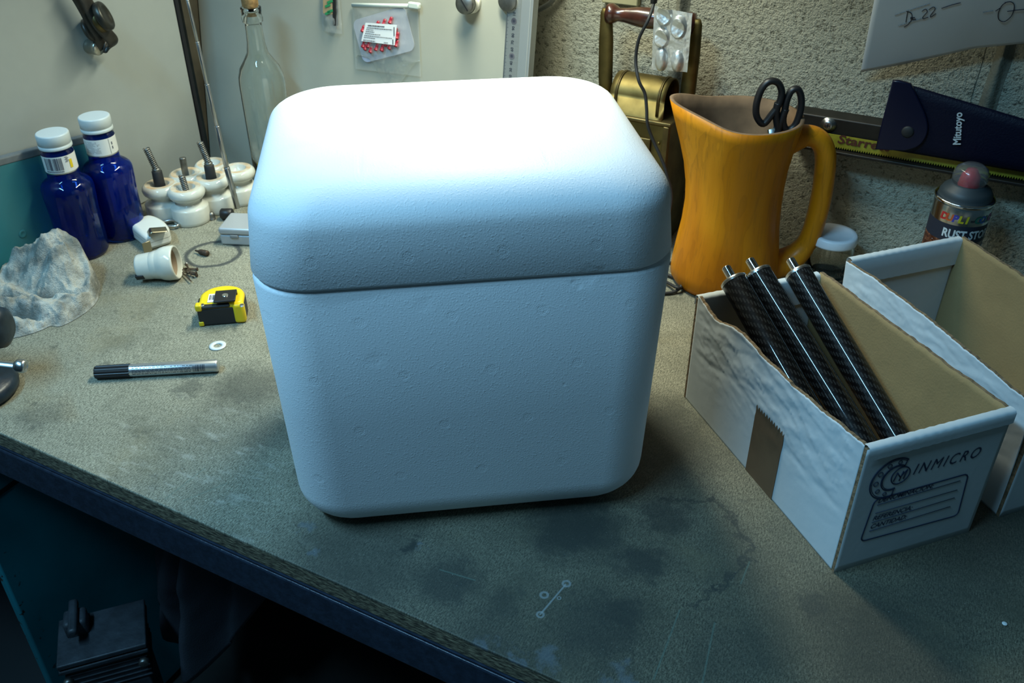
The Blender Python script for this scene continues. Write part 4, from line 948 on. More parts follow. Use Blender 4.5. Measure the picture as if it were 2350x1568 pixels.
# card inside
ca, cb_, cc_, cd_ = bd(834, 147, .0025), bd(953, 116, .0025), bd(930, 12, .0025), bd(812, 44, .0025)
ctr = (ca+cb_+cc_+cd_)/4; ux = (cb_-ca); uy = (cd_-ca); CF = frame(bn, ux)
m = MB(); m.prism(rrect(ux.length, uy.length*.96, .010), .0016, xf(ctr, CF)); m.build('inner_card', M('lilac_foam', (0.47, 0.48, 0.56), .7), zb)
la = [bd(829, 94, .0125), bd(906, 104, .0125), bd(911, 57, .0125), bd(839, 52, .0125)]
m = MB(); m.grid(lambda u, v: (la[0]*(1-u)+la[1]*u)*(1-v)+(la[3]*(1-u)+la[2]*u)*v, 6, 4); lb = m.build('label', PAPER, zb); 
m = MB(); lx = (la[1]-la[0]); lyv = (la[3]-la[0]); LF = frame(bn, lx)
def lt(u, v): return (la[0]*(1-u)+la[1]*u)*(1-v)+(la[3]*(1-u)+la[2]*u)*v+bn*.0005
for v, u0, u1, h in ((.86, .10, .62, .0022), (.74, .08, .88, .0012), (.64, .08, .30, .0010), (.54, .07, .34, .0010), (.43, .07, .55, .0010), (.32, .06, .90, .0010), (.22, .06, .40, .0010), (.07, .06, .42, .0012), (.07, .68, .80, .0012)):
    u = u0
    while u < u1:
        wv = random.uniform(.02, .06); a, b = lt(u, v), lt(min(u1, u+wv), v); m.box(((b-a).length, h*.7, .0002), (a+b)/2, LF); u += wv+.014
for v0, v1 in ((.45, .88), (.04, .28)):
    a, b = lt(.94, v0), lt(.94, v1); m.box((.0012, (b-a).length, .0002), (a+b)/2, LF)
m.build('small_print', INK, lb)
first = None
for k, (a, b) in enumerate(((835, 64), (849, 61), (868, 54), (883, 50), (898, 45), (841, 106), (853, 112), (866, 107), (879, 108), (897, 104), (912, 98), (908, 70), (913, 80), (836, 100), (848, 100), (889, 97))):
    q = bd(a, b, .0075)
    if first is None:
        first = thing('red_diode', 'small red part inside the zip bag around its paper label', 'electronic part', q, 'red parts in the zip bag')
        m = MB(); d = frame((.3, 0, 1)); m.lathe([(0, -.006), (.0036, -.006), (.0036, -.0035), (.0030, -.0034), (.0030, .0015), (.0021, .0038), (0, .0046)], 16, xf(q, frame(bup+V((.35, 0, 0)), None))); m.build('lens', M('red_resin', (0.26, 0.012, 0.022), .3), first)
        m = MB(); m.cyl(q-bup*.005, q-bup*.009, .0005, 6); m.build('wire_lead', STEEL, first)
    else:
        r2 = first.copy(); COL.objects.link(r2); r2.location = q
        for ch in list(first.children):
            c = ch.copy(); COL.objects.link(c); c.parent = r2; c.matrix_parent_inverse = ch.matrix_parent_inverse.copy()

# small bag with taped part, upper left of the zip bag
sb = thing('small_bag', 'small clear bag holding a brown and green strip, top of magnet board', 'bag', bd(755, 40))
m = MB(); a, b, c, d = bd(740, 70, .004), bd(786, 78, .004), bd(778, -14, .004), bd(738, -14, .004)
m.grid(lambda u, v: (a*(1-u)+b*u)*(1-v)+(d*(1-u)+c*u)*v+bn*(.006*math.sin(PI*u)*(1-.6*v)+.003*fbm((u*4, v*5, 1), 1.0)), 20, 26); m.build('bag_film', BAG, sb)
m = MB(); m2 = MB()
for k in range(4):
    q0 = bd(754, 33-15.5*k, .006)
    m.box((.0175, .0108, .004), q0+bup*.006, BF, bev=.0004)
m.build('brown_strip', M('tan_film', (0.40, 0.28, 0.15), .6, var=.2, vs=80), sb)
m = MB()
for k, (a, b) in enumerate(((752, 30), (757, 26), (752, 13), (757, 4))): m.box((.010, .0035, .0006), bd(a, b, .0085), BF @ Matrix.Rotation(.4, 3, 'Z'))
m.build('green_print', M('green_ink', (0.02, 0.22, 0.08), .6), sb)
m = MB(); m.box((.006, .06, .006), bd(769, 10, .005), BF, bev=.0006); m.build('dark_strip', BLACK, sb)

# ------------------------------------------------------------------ tall clear bottle
WB = V((-1.052, 1.026, 0)); WB = face(634, 400, V((-1.03, 1.022, 0))); WB.z = 0
wbz = lambda py: face(605, py, WB).z
wine = thing('glass_bottle', 'tall clear glass bottle with cork behind the polystyrene box', 'bottle', WB)
RW = .0345; zc_ = wbz(16); zsh = wbz(175); zn = wbz(128)
outp = [(0, .006), (.020, .002), (.030, 0), (.0325, .003), (RW-.001, .02), (RW, .06), (RW, zsh-.010), (RW-.001, zsh+.002), (RW-.005, zsh+.014), (.021, zn-.004), (.0155, zn+.006), (.0133, zn+.02), (.0124, zc_-.030), (.0124, zc_-.021), (.0150, zc_-.020), (.0155, zc_-.014), (.0140, zc_-.009), (.0148, zc_-.006), (.0148, zc_)]
inp = [(.0100, zc_), (.0100, zc_-.02), (.0112, zn+.02), (.0132, zn+.004), (.019, zn-.005), (RW-.008, zsh+.012), (RW-.003, zsh-.002), (RW-.0025, .06), (RW-.004, .012), (0, .014)]
m = MB(); m.lathe(outp+inp, 56, xf(WB)); m.build('bottle_glass', GLASS, wine, fix=True)
m = MB(); m.lathe([(0, zc_-.012), (.0095, zc_-.012), (.0100, zc_), (.0118, zc_+.002), (.0122, zc_+.022), (.0110, zc_+.026), (0, zc_+.026)], 28, xf(WB)); m.build('cork', M('cork', (0.38, 0.23, 0.09), .85, var=.5, vs=160, bump=.5), wine)
m = MB(); m.lathe([(0, .0148), (RW-.0048, .0148), (RW-.0035, .03), (RW-.0035, .040), (0, .040)], 40, xf(WB)); m.build('yellow_liquid', M('yellow_liquid', (0.55, 0.50, 0.03), .2), wine)

# ------------------------------------------------------------------ blue water bottles and teal sheet
def blue_bottle(base_px, cap_px, label, barcode):
    c = at(*base_px, z=0)+FH*.032; c.z = 0
    H = face(cap_px[0], cap_px[1], c).z
    lean = (face(cap_px[0], cap_px[1], c)-c).dot(RH)
    T = xf(c, Matrix.Rotation(0, 3, 'Z'))
    root = thing('water_bottle', label, 'bottle', c, 'blue water bottles')
    s = H/.180; r = .0335
    P = [(0, .008), (.018, .004), (.026, 0), (.0300, .0015), (.0325, .007), (.0325, .03), (.0322, .06), (r, .085), (r+.0004, .100), (r, .1045), (r-.0015, .1085), (r-.0045, .1118), (.0250, .1150), (.0218, .1172), (.0207, .1200), (.0205, .128), (.0203, .155), (.0185, .156), (.0185, .170)]
    m = MB(); m.lathe([(a, z*s) for a, z in P]+[(.0165, .170*s), (.0165, .156*s), (.0188, .150*s), (.0190, .119*s), (.0235, .1135*s), (.0285, .1095*s), (.0318, .1035*s), (r-.0018, .085*s), (.0305, .05*s), (.0305, .008*s), (.024, .004*s), (.016, .0075*s), (0, .0105*s)], 56, T); m.build('bottle_body', BLUEGLASS, root, fix=True)
    m = MB()
    pr = [(.0190, .1592), (.0208, .1598), (.0212, .1605), (.0212, .1640), (.0206, .1643), (.0206, .1655), (.0210, .1658), (.0210, .1780), (.0204, .1794), (.0192, .1800), (0, .1800)]
    NN = 96; rings = []
    for a, z in pr[:-1]:
        rings.append([m.bm.verts.new(T @ V(((a+(.00025 if (.166 < z < .178 and k % 2) else 0))*math.cos(2*PI*k/NN), (a+(.00025 if (.166 < z < .178 and k % 2) else 0))*math.sin(2*PI*k/NN), z*s))) for k in range(NN)])
    for i in range(len(rings)-1):
        for k in range(NN): m.face((rings[i][k], rings[i][(k+1) % NN], rings[i+1][(k+1) % NN], rings[i+1][k]))
    m.face(rings[-1], 0, False); m.build('cap', M('pale_cap', (0.50, 0.56, 0.57), .4), root)
    RL = .0209
    m = MB(); m.lathe([(RL, .1285*s), (RL, .152*s)], 56, T); lb = m.build('neck_label', M('label_paper', (0.66, 0.68, 0.66), .45), root)
    m = MB(); m.lathe([(RL+.0002, .1275*s), (RL+.0003, .1292*s)], 56, T); m.build('silver_line', STEEL, root)
    m = MB(); A0 = math.atan2(-FH.y, -FH.x)
    def bar(a, z0, z1, wd):
        d = V((math.cos(A0+a), math.sin(A0+a), 0)); t = V((-d.y, d.x, 0)); vs = m.verts([c+d*(RL+.0004)+t*(sx*wd/2)+V((0, 0, z)) for sx, z in ((-1, z0), (1, z0), (1, z1), (-1, z1))]); m.face(vs, 0, False)
    if barcode:
        a = -.52; rs = random.Random(5)
        while a < .60:
            wd = rs.choice((.0004, .0004, .0008, .0011)); bar(a, .1335*s, .1505*s, wd); a += wd/RL+rs.choice((.018, .03, .045))
        for k in range(13): bar(-.55+k*.09, .1305*s, .1325*s, .0011)
        for k in range(5): bar(.86+.06*(k % 2), (.150-.0016*k)*s, (.1507-.0016*k)*s, .004)
    else:
        for k in range(10):
            for j in range(12):
                if random.random() < .8: bar(-.75+j*.095, (.1335+.0017*k)*s, (.1339+.0017*k)*s, .0014)
        bar(.95, .130*s, .151*s, .0004)
        for z in (.136, .142): bar(1.15, z*s, (z+.004)*s, .0015)
    m.build('label_print', M('label_ink', (0.08, 0.09, 0.12), .7), lb)
    if barcode:
        m = MB(); bar(1.12, .134*s, .146*s, .004); m.build('yellow_patch', YELLOW, lb)
blue_bottle((178, 603), (87, 303), 'blue water bottle with barcode on its neck label, partly behind the grey rag', True)
blue_bottle((268, 560), (213, 265), 'blue water bottle with finely printed neck label, nearer the white insulators', False)
tx = XP+.003; p0 = at(0, 365, x=tx+.014); p1 = at(206, 311, x=tx+.014)
sl = (p1.z-p0.z)/(p1.y-p0.y); ya, yb2 = .30, .835
ts = thing('teal_sheet', 'teal painted sheet with grey rim standing behind the blue bottles', 'sheet', (tx+.007, .57, 0))
TM = Matrix((V((0, 1, 0)), V((0, 0, 1)), V((1, 0, 0)))).transposed()
def zt2(y): return p0.z+sl*(y-p0.y)
m = MB(); m.prism([(ya, 0.0005), (yb2, 0.0005), (yb2, zt2(yb2)-.009), (ya, zt2(ya)-.009)], .013, xf((tx, 0, 0), TM), bev=.001); m.build('sheet_face', TEAL, ts)
m = MB(); m.prism([(ya, zt2(ya)-.0095), (yb2, zt2(yb2)-.0095), (yb2, zt2(yb2)), (ya, zt2(ya))], .014, xf((tx-.0002, 0, 0), TM), bev=.0015); m.build('rim', GREYEDGE, ts)
m = MB(); q = at(52, 537, x=tx+.013); m.lathe([(0, 0), (.0025, .0004), (.0045, .0012), (.006, .0004)], 20, xf(q, frame((1, 0, 0)))); m.build('dent', TEAL, ts)

# ------------------------------------------------------------------ porcelain insulators
def insulator(px, py, label, plug=0.0, stud=None, sc=1.0, chip=0):
    q = at(px, py, z=.0545*sc); c = V((q.x, q.y, 0))
    root = thing('insulator', label, 'insulator', c, 'white porcelain insulators')
    T = xf(c) @ Matrix.Scale(sc, 4)
    P = [(0, 0), (.0262, 0), (.0275, .0012), (.0278, .006), (.0278, .0235), (.0268, .0255), (.0225, .0275), (.0180, .0300), (.0168, .0330), (.0178, .0362), (.0235, .0385), (.0262, .0420), (.0272, .0462), (.0262, .0505), (.0235, .0535), (.0215, .0545)]
    m = MB(); m.lathe(P, 56, T); m.build('porcelain_body', PORC, root)
    m = MB(); m.lathe([(.0216, .0545), (.0150, .0547), (.0140, .0540)], 48, T); m.build('bare_rim', RAWPORC, root)
    m = MB(); m.lathe([(.0140, .0541), (.0115, .0500), (.0075, .0440), (0, .0435)], 48, T); m.build('recess', PORC, root)
    z = .0545*sc; top = c+V((0, 0, z))
    if plug:
        m = MB(); m.lathe([(0, .044), (.0086, .044), (.0080, .054), (.0074, .054+plug), (.0064, .055+plug), (0, .055+plug)], 28, T); m.build('rubber_plug', RUBBER, root)
        m = MB(); m.cyl(c+V((0, 0, .053+plug)), c+V((0, 0, .059+plug)), .0062, 18, bev=.001); m.build('plug_collar', DULLSTEEL, root)
    if stud:
        kind, tilt, ln = stud; b = c+V((0, 0, .046 if not plug else .057+plug)); d = (V((0, 0, 1))-RH*tilt+FH*.05).normalized(); F = frame(d)
        m = MB()
        if kind == 'rod':
            pr = [(0, 0)]
            for k in range(int(ln/.0015)): pr += [(.0045, k*.0015), (.0052, k*.0015+.0007)]
            pr += [(.0048, ln), (0, ln+.0005)]; m.lathe(pr, 20, xf(b, F))
        else:
            n = int(ln/.0026)*10; m.tube([b+F@V((.0042*math.cos(k*2*PI/10), .0042*math.sin(k*2*PI/10), ln*k/n)) for k in range(n+1)], .0010, 6)
            m.cyl(b, b+d*ln*.98, .0030, 12)
        m.build('spring' if kind != 'rod' else 'threaded_rod', DULLSTEEL, root)
    return root
insulator(425.5, 429, 'white insulator with short bare spring, front one of the cluster', 0, ('spring', .10, .026))
insulator(366, 421, 'white insulator with black plug and tall tilted spring, leftmost of the cluster', .020, ('spring', .26, .034))
insulator(484, 404, 'white insulator with black plug and spring, beside the antenna', .018, ('spring', .22, .034))
insulator(425, 396, 'white insulator with upright threaded rod, at the back left of the cluster', 0, ('rod', 0.0, .032))
insulator(543, 385, 'empty white insulator, rightmost of the cluster, next to the foam box', sc=1.0)
insulator(484, 373, 'empty white insulator farthest back, behind the one beside the antenna')

# ------------------------------------------------------------------ silver case with telescopic antenna
f0 = at(508, 563, z=0); f1 = at(575, 566, z=0); fx = (f1-f0); fx.z = 0; fx.normalize(); fy = V((-fx.y, fx.x, 0))
zt3 = face(501, 523, f0).z; bk = at(527, 487, z=zt3); dep = (bk-f0).dot(fy)
SM = M('silver_plastic', (0.42, 0.44, 0.45), .38, .35); CFm = Matrix((fx, fy, V((0, 0, 1)))).transposed()
WCs = .082
case = thing('silver_case', 'small silver plastic case partly behind the left of the foam box', 'case', f0+fx*WCs/2+fy*dep/2)
m = MB(); m.box((WCs, dep, zt3*.58), f0+fx*WCs/2+fy*dep/2+V((0, 0, zt3*.29+.0005)), CFm, bev=.003, seg=3); m.build('case_base', SM, case)
m = MB(); m.box((WCs+.002, dep+.002, zt3*.40), f0+fx*WCs/2+fy*dep/2+V((0, 0, zt3*.80)), CFm, bev=.004, seg=3); m.build('case_lid', SM, case)
m = MB(); m.box((.012, .003, .005), f0+fx*.022-fy*.001+V((0, 0, zt3*.55)), CFm, bev=.0012); m.build('latch', M('latch_grey', (.20, .21, .21), .5), case)
ab = at(545, 478, z=.012); at_ = face(427, -12, ab-FH*.0)
ant = thing('telescopic_antenna', 'thin chrome telescopic antenna leaning up behind the silver case', 'antenna', ab)
js = [face(px, py, ab) for px, py in ((545, 478), (520, 384), (498, 289), (475, 193), (453, 96), (430, 0), (410, -85))]
for k in range(6):
    r = .0043-.00055*k; m = MB(); d = (js[k+1]-js[k]).normalized(); m.cyl(js[k], js[k+1], r, 16, bev=.0006); m.cyl(js[k+1]-d*.0016, js[k+1], r+.0003, 16, bev=.0003); m.build('segment', M('antenna_steel', (.42, .43, .44), .28, 1.0), ant)
kb = at(517, 491, z=.009); m = MB(); m.cyl(kb-RH*.007, kb+RH*.012, .0085, 20, bev=.002); tag(m.build('rubber_stopper', BLACK), 'small black rubber stopper lying at the left back corner of the silver case', 'stopper')
tc_ = at(485, 507, z=0)+FH*.0055; m = MB(); m.lathe([(0, 0), (.0056, 0), (.0058, .0012), (.0052, .0018), (.0050, .0075), (.0042, .0105), (.002, .0122), (0, .0125)], 24, xf(tc_)); tag(m.build('metal_cap', DULLSTEEL), 'small dull metal cap standing in front of the insulators', 'cap')

# ------------------------------------------------------------------ white tape measure, wire hook, lamp socket, nails, punch
g0 = at(342, 578, z=0); g1 = at(300, 540, z=0); g2 = at(408, 556, z=0)
wx = (g2-g0); wx.z = 0; wl = wx.length; wx.normalize(); wy = V((-wx.y, wx.x, 0)); dpt = max(.042, (g1-g0).dot(wy))
wt = thing('white_tape_measure', 'white tape measure with steel belt clip lying in front of a blue bottle', 'tape measure', g0+wx*wl/2+wy*dpt/2)
WFm = Matrix((wx, wy, V((0, 0, 1)))).transposed(); ctr = g0+wx*wl*.48+wy*dpt*.5
outl = [(-wl*.48, -dpt/2), (wl*.25, -dpt/2)]+[(wl*.25+wl*.25*math.sin(a), -dpt/2+dpt*(1-math.cos(a))/2) for a in [PI*k/12 for k in range(1, 12)]]+[(wl*.25, dpt/2), (-wl*.40, dpt/2), (-wl*.48, dpt*.35)]
m = MB(); m.prism(outl, .0245, xf(ctr, WFm), bev=.0055); m.build('tape_case', M('ivory_plastic', (0.62, 0.64, 0.60), .35), wt)
m = MB(); m.prism([(x*1.004, y*1.004) for x, y in outl], .0006, xf(ctr+V((0, 0, .012)), WFm)); m.build('seam', M('seam_grey', (.25, .25, .24), .6), wt)
ca, cb2 = at(338, 530, z=.031), at(382, 521, z=.031)
cx_ = (cb2-ca); cx_.z = 0; cxl = cx_.length; cx_.normalize(); cyv = V((-cx_.y, cx_.x, 0))
m = MB(); m.grid(lambda u, v: ca+cx_*(cxl*(u))+cyv*(.017*(v-.4))+V((0, 0, -.004*u-.006*(1-min(1, u*6)))), 12, 4); o = m.build('belt_clip', M('brass_steel', (.38, .34, .24), .35, 1.0), wt); sm = o.modifiers.new('thickness', 'SOLIDIFY'); sm.thickness = .0008
m = MB(); q = at(337, 569, z=.010); m.box((.012, .0015, .020), q-wy*.002, WFm, bev=.0004); m.build('end_hook', M('brass_steel', (.38, .34, .24), .35, 1.0), wt)
hk = [at(*p, z=z) for p, z in (((322, 517), .002), ((345, 518), .003), ((370, 518), .004), ((392, 520), .005), ((407, 518), .006), ((409, 511), .007), ((396, 506), .008), ((380, 508), .007), ((362, 514), .006), ((348, 516), .005), ((336, 510), .005), ((322, 513), .003))]
m = MB(); m.tube(smooth_path(hk, 7), .0020, 10); tag(m.build('wire_hook', STEEL), 'bent steel wire hook lying behind the white tape measure', 'hook')

sa, sbp = at(330, 616, z=.0165), at(392, 606, z=.0215)
sk_b = V((sa.x, sa.y, .0190)); sk_t = V((sbp.x, sbp.y, .0230)); ax = (sk_t-sk_b).normalized(); T = xf(sk_b-ax*.007, frame(ax, (0, 0, 1))) @ Matrix.Diagonal((1, 1, .92, 1))
sk = thing('lamp_socket', 'white porcelain lamp socket lying on its side next to small nails', 'lamp socket', (sk_b+sk_t)/2)
m = MB(); m.lathe([(0, 0), (.0150, 0), (.0170, .0015), (.0175, .004), (.0185, .024), (.0192, .030), (.0222, .037), (.0232, .043), (.0232, .054), (.0225, .0565), (.0208, .0570), (.0200, .0555), (.0196, .030), (.0170, .012), (0, .011)], 56, T); m.build('porcelain_body', PORC, sk)
m = MB()
for dd in (-FH*.82-V((0, 0, .38)), FH*.82+V((0, 0, .3))):
    d = (dd-ax*dd.dot(ax)).normalized(); q = sk_b-ax*.003+d*.0165; m.box((.0045, .0075, .011), q, frame(ax, d), bev=.0008)
m.build('wire_slot', BLACK, sk)
m = MB(); m.lathe([(.0190, .050), (.0186, .034), (.017, .020), (0, .018)], 40, T); m.build('inner_shell', M('dusty_inside', (.33, .25, .17), .8), sk)
first = None; nl = []
for k, (a, b, lab) in enumerate((((414, 616), (452, 618), 0), ((414, 622), (451, 632), 1), ((416, 623), (438, 645), 2), ((439, 634), (428, 607), 3), ((418, 619), (449, 627), 4))):
    p, q = at(*a, z=.0016+.0012*k), at(*b, z=.0022+.0012*k)
    lb = ('nail pointing straight right out of the lamp socket heap, its head farthest back', 'thick nail slanting right, its head nearest the yellow tape measure', 'thin headless nail pointing to the front out of the nail heap', 'short nail standing up with a shiny round head in the nail heap', 'nail lying across the middle of the nail heap')[k]
    r = thing('nail', lb, 'nail', (p+q)/2, 'nails beside the lamp socket'); d = (q-p).normalized()
    m = MB(); m.cyl(p, q, .0006, 10, r2=.0014 if k != 2 else .0010); m.build('shank', RUST, r)
    if k != 2: m = MB(); m.cyl(q-d*.0006, q+d*.0010, .0026, 14, bev=.0004); m.build('nail_head', STEEL if k == 3 else RUST, r)
p, q = at(447, 575, z=.004), at(477, 582, z=.0046); d = (q-p).normalized()
m = MB(); L = (q-p).length; m.lathe([(0, 0), (.0012, .001), (.0018, L*.3), (.0038, L*.42), (.0042, L*.9), (.0036, L), (0, L)], 20, xf(p, frame(d))); tag(m.build('screwdriver_bit', RUST), 'small rusty brown bit lying inside the dark oil ring', 'bit')

# ------------------------------------------------------------------ yellow tape measure, washer, marker
y0_ = at(461, 750, z=0); y1_ = at(566, 741, z=0); yx = (y1_-y0_); yx.z = 0; yl = yx.length; yx.normalize(); yy = V((-yx.y, yx.x, 0))
YM = Matrix((yx, yy, V((0, 0, 1)))).transposed(); hY = face(461, 706, y0_).z
hY = max(.030, hY); dY = .052
yt = thing('yellow_tape_measure', 'yellow and black tape measure with black belt clip left of the foam box', 'tape measure', y0_+yx*yl/2+yy*dY/2)
def dshape(w_, d_, n=16):
    o = [(-w_/2, -d_/2), (w_/2-.006, -d_/2), (w_/2, -d_/2+.006), (w_/2, 0)]
    for k in range(1, n): a = PI*.93*k/n; o.append((w_/2*math.cos(a), d_/2*math.sin(a)))
    o += [(-w_/2, 0.004)]
    return o
yc_ = y0_+yx*yl/2+yy*dY/2
m = MB(); m.prism(dshape(yl*.985, dY*.97), hY-.003, xf(yc_+V((0, 0, .0015)), YM), bev=.004); m.build('yellow_shell', YELLOW, yt)
m = MB(); m.prism(dshape(yl*1.01, dY*1.01), hY*.80, xf(yc_+V((0, 0, .0005)), YM), bev=.002); m.build('rubber_jacket', RUBBER, yt)
for args in (1,):
  m = MB(); m.box((yl*.27, .010, hY*.93), yc_+yx*(yl*.38)-yy*(dY/2-.0035)+V((0, 0, hY*.475)), YM, bev=.0042, seg=3); m.build('yellow_corner', YELLOW, yt); m = MB(); m.box((.008, .010, .009), yc_-yx*(yl*.47)-yy*(dY/2-.0035)+V((0, 0, hY*.88)), YM, bev=.002); m.build('yellow_corner', YELLOW, yt); m = MB(); m.box((.006, .010, .006), yc_-yx*(yl*.47)-yy*(dY/2-.0035)+V((0, 0, .004)), YM, bev=.001); m.build('yellow_corner', YELLOW, yt)
m = MB(); m.box((yl*.62, .008, .004), yc_-yx*(yl*.10)-yy*(dY/2-.003)+V((0, 0, hY-.0035)), YM, bev=.0018); 
m.build('top_bumper', RUBBER, yt)
kc = at(517, 680, z=hY+.004)
m = MB(); m.box((.026, .027, .0028), kc, YM, bev=.0008); m.box((.026, .003, .006), kc+yy*.012-V((0, 0, .003)), YM, bev=.0006); m.build('belt_clip', BLACK, yt)
m = MB(); m.cyl(kc+V((0, 0, .0012)), kc+V((0, 0, .0022)), .0036, 20); m.build('clip_rivet', CHROME, yt)
m = MB(); q = at(493, 684, z=hY-.0008); m.box((.016, .020, .0008), q, YM); lb = m.build('sticker', PAPER, yt)
m = MB()
for k in range(9): m.box((.0006+.0005*(k % 3 == 0), .012, .0002), q+yx*(-.006+.0014*k)+yy*.001+V((0, 0, .0006)), YM)
m.build('sticker_print', INK, lb)
m = MB()
for px in ((464, 701), (555, 701)): q = at(*px, z=hY-.0016); m.cyl(q-V((0, 0, .001)), q+V((0, 0, .0012)), .0025, 16)
m.build('screw', DULLSTEEL, yt)
m = MB(); m.box((.0015, .014, .018), yc_-yx*(yl*.512)-yy*(dY*.30)+V((0, 0, hY*.35)), YM, bev=.0004); m.box((.004, .010, .004), yc_-yx*(yl*.505)+yy*(dY*.02)+V((0, 0, hY*.7)), YM, bev=.001); m.build('end_hook', BLACK, yt)

wc = at(500, 795, z=0)
m = MB(); m.lathe([(.0048, .0002), (.0100, .0002), (.0100, .0016), (.0048, .0016), (.0048, .0002)], 48, xf(wc)); tag(m.build('washer', WHITEPL), 'white flat plastic washer lying between marker and yellow tape measure', 'washer')

k0, k1 = at(218, 855, z=.0078), at(502, 839, z=.0078); d = (k1-k0).normalized(); L = (k1-k0).length; F = frame(d, (0, 0, 1)); R0 = .0078
mk = thing('marker_pen', 'silver marker pen with ribbed black cap lying on the bench', 'marker', (k0+k1)/2-V((0, 0, .0078)))
m = MB(); m.lathe([(0, L*.27), (R0-.0006, L*.27), (R0-.0004, L*.29), (R0-.0004, L-.002), (R0-.0012, L-.0004), (R0-.002, L), (0, L)], 40, xf(k0, F)); m.build('barrel', M('silver_barrel', (.55, .57, .58), .30, .85), mk)
m = MB(); NN = 64; rows = []
for z, rr in ((0.0, R0*.55), (.0006, R0*.9), (.002, R0), (L*.285, R0+.0002), (L*.285, R0-.001)):
    rows.append([m.bm.verts.new(xf(k0, F) @ V(((rr-(.0007 if (k % 4 < 2 and z > .001) else 0))*math.cos(2*PI*k/NN), (rr-(.0007 if (k % 4 < 2 and z > .001) else 0))*math.sin(2*PI*k/NN), z))) for k in range(NN)])
for a, b in zip(rows, rows[1:]):
    for k in range(NN): m.face((a[k], a[(k+1) % NN], b[(k+1) % NN], b[k]), 0, False)
m.face(rows[0][::-1], 0, False); m.build('cap', BLACK, mk)
m = MB()
vd = (CAM-(k0+k1)/2).normalized(); vd = (vd-d*vd.dot(d)).normalized(); sd = d.cross(vd)
def onb(x, a): return k0+d*x+(vd*math.cos(a)+sd*math.sin(a))*(R0-.0002)
def stroke(x0, x1, a, wd):
    n_ = (vd*math.cos(a)+sd*math.sin(a)); t = d.cross(n_); vs = m.verts([onb(x0, a)-t*wd/2, onb(x1, a)-t*wd/2, onb(x1, a)+t*wd/2, onb(x0, a)+t*wd/2]); m.face(vs, 0, False)
rs = random.Random(3)
for j, a in enumerate((-.55, -.28, .0, .22, .44, .68)):
    x = L*.31
    while x < L*(.78 if j else .55):
        wv = rs.uniform(.001, .0045); stroke(x, x+wv, a, .0007 if j % 2 else .0005); x += wv+.0009
x = L*.80
while x < L*.90:
    wv = rs.choice((.0003, .0005, .0009)); 
    for a in [k*.1 for k in range(-2, 9)]: stroke(x, x+wv, a-.05, .0009)
    x += wv+rs.choice((.0004, .0006, .0009))
m.build('print', INK, mk)
sc_ = at(2305, 1433, z=0); m = MB(); m.ball(sc_+V((0, 0, .0008)), .0022, seg=12, sz=.35); tag(m.build('paint_flake', WHITEPL), 'tiny white flake on the bench at the lower right', 'flake')

# ------------------------------------------------------------------ grey rag
ctr = at(112, 668, z=0)
outl = [at(*p, z=0) for p in ((-70, 690), (-60, 640), (10, 628), (70, 622), (130, 612), (185, 622), (222, 640), (231, 660), (224, 690), (205, 712), (175, 733), (140, 750), (118, 749), (100, 757), (70, 768), (38, 776), (15, 779), (-50, 775), (-90, 740))]
outl = smooth_path(outl, 6, True); NO = len(outl)
def rag_pt(base, top):
    q = at(*base, z=0); return q, face(top[0], top[1], q).z
RIDGES = []
def ridge(pts, slope, rnd=.35):
    P = [rag_pt(b, t) for b, t in pts]
    for (a, ha), (b, hb) in zip(P, P[1:]): RIDGES.append((a, ha, b, hb, slope, rnd))
ridge([((-70, 640), (-90, 615)), ((20, 645), (5, 612)), ((72, 640), (46, 573)), ((130, 640), (100, 549)), ((148, 640), (116, 536))], 1.6)
ridge([((150, 645), (118, 537)), ((158, 655), (134, 566)), ((170, 642), (141, 538)), ((192, 645), (172, 578)), ((214, 655), (197, 610)), ((226, 668), (216, 645))], 1.6)
ridge([((150, 645), (118, 537)), ((118, 664), (98, 612)), ((92, 672), (80, 640))], 1.5)
ridge([((170, 642), (141, 538)), ((180, 668), (166, 622))], 1.5)
ridge([((215, 655), (200, 612)), ((212, 684), (206, 664))], 1.2)
ridge([((-40, 722), (-45, 692)), ((60, 726), (55, 695)), ((140, 722), (136, 695)), ((196, 706), (192, 684)), ((216, 688), (211, 668))], 1.0, 1.0)
ridge([((-30, 756), (-32, 735)), ((50, 758), (48, 737)), ((88, 748), (87, 732))], 1.1, .9)
def rag_z(p, s):
    h = .014*max(0, 1-s*s)**.5
    for a, ha, b, hb, sl, rnd in RIDGES:
        ab = b-a; t = max(0, min(1, (p-a).dot(ab)/ab.length_squared)); d = (p-a-ab*t).length
        hh = ha+(hb-ha)*t; r0 = rnd*hh*.6
        k = hh-sl*(math.sqrt(d*d+r0*r0)-r0)
        if k > h-.004: h = max(h, k)+max(0, .004-abs(h-k))*.25
    return h
def ragf(u, v):
    i = u*NO; k = int(i) % NO; t = i-int(i); e = outl[k]*(1-t)+outl[(k+1) % NO]*t
    s = 1-v
    p = ctr+(e-ctr)*s
    edge = min(1, (1-s)*9)**.6
    z = rag_z(p, s)*edge
    f = fbm((p.x*26, p.y*26, 2.2), 1.0, 4); rd = 1-abs(2.4*fbm((p.x*20+p.y*8, p.y*30, 8.1), 1.0, 3))
    fold = 0
    for (A, B, dep, wd) in FOLDS:
        ab = B-A; tt = max(0, min(1, (p-A).dot(ab)/ab.length_squared)); dd = (p-A-ab*tt).length; side = (p-A).cross(ab).z
        fold -= dep*math.exp(-(dd/wd)**2)*math.sin(PI*min(1, max(0, tt*.9+.05)))
    z += edge*(.0085*f+.0060*max(0, rd)**2+.0075*fbm((p.x*70, p.y*70, 4), 1.0, 3)+fold)
    p = V((p.x, p.y, max(.0008+.0004*edge, z)))
    if s > .985: p.z = .0008
    p.x = max(p.x, -1.104+.004*math.sin(p.y*60))
    return p
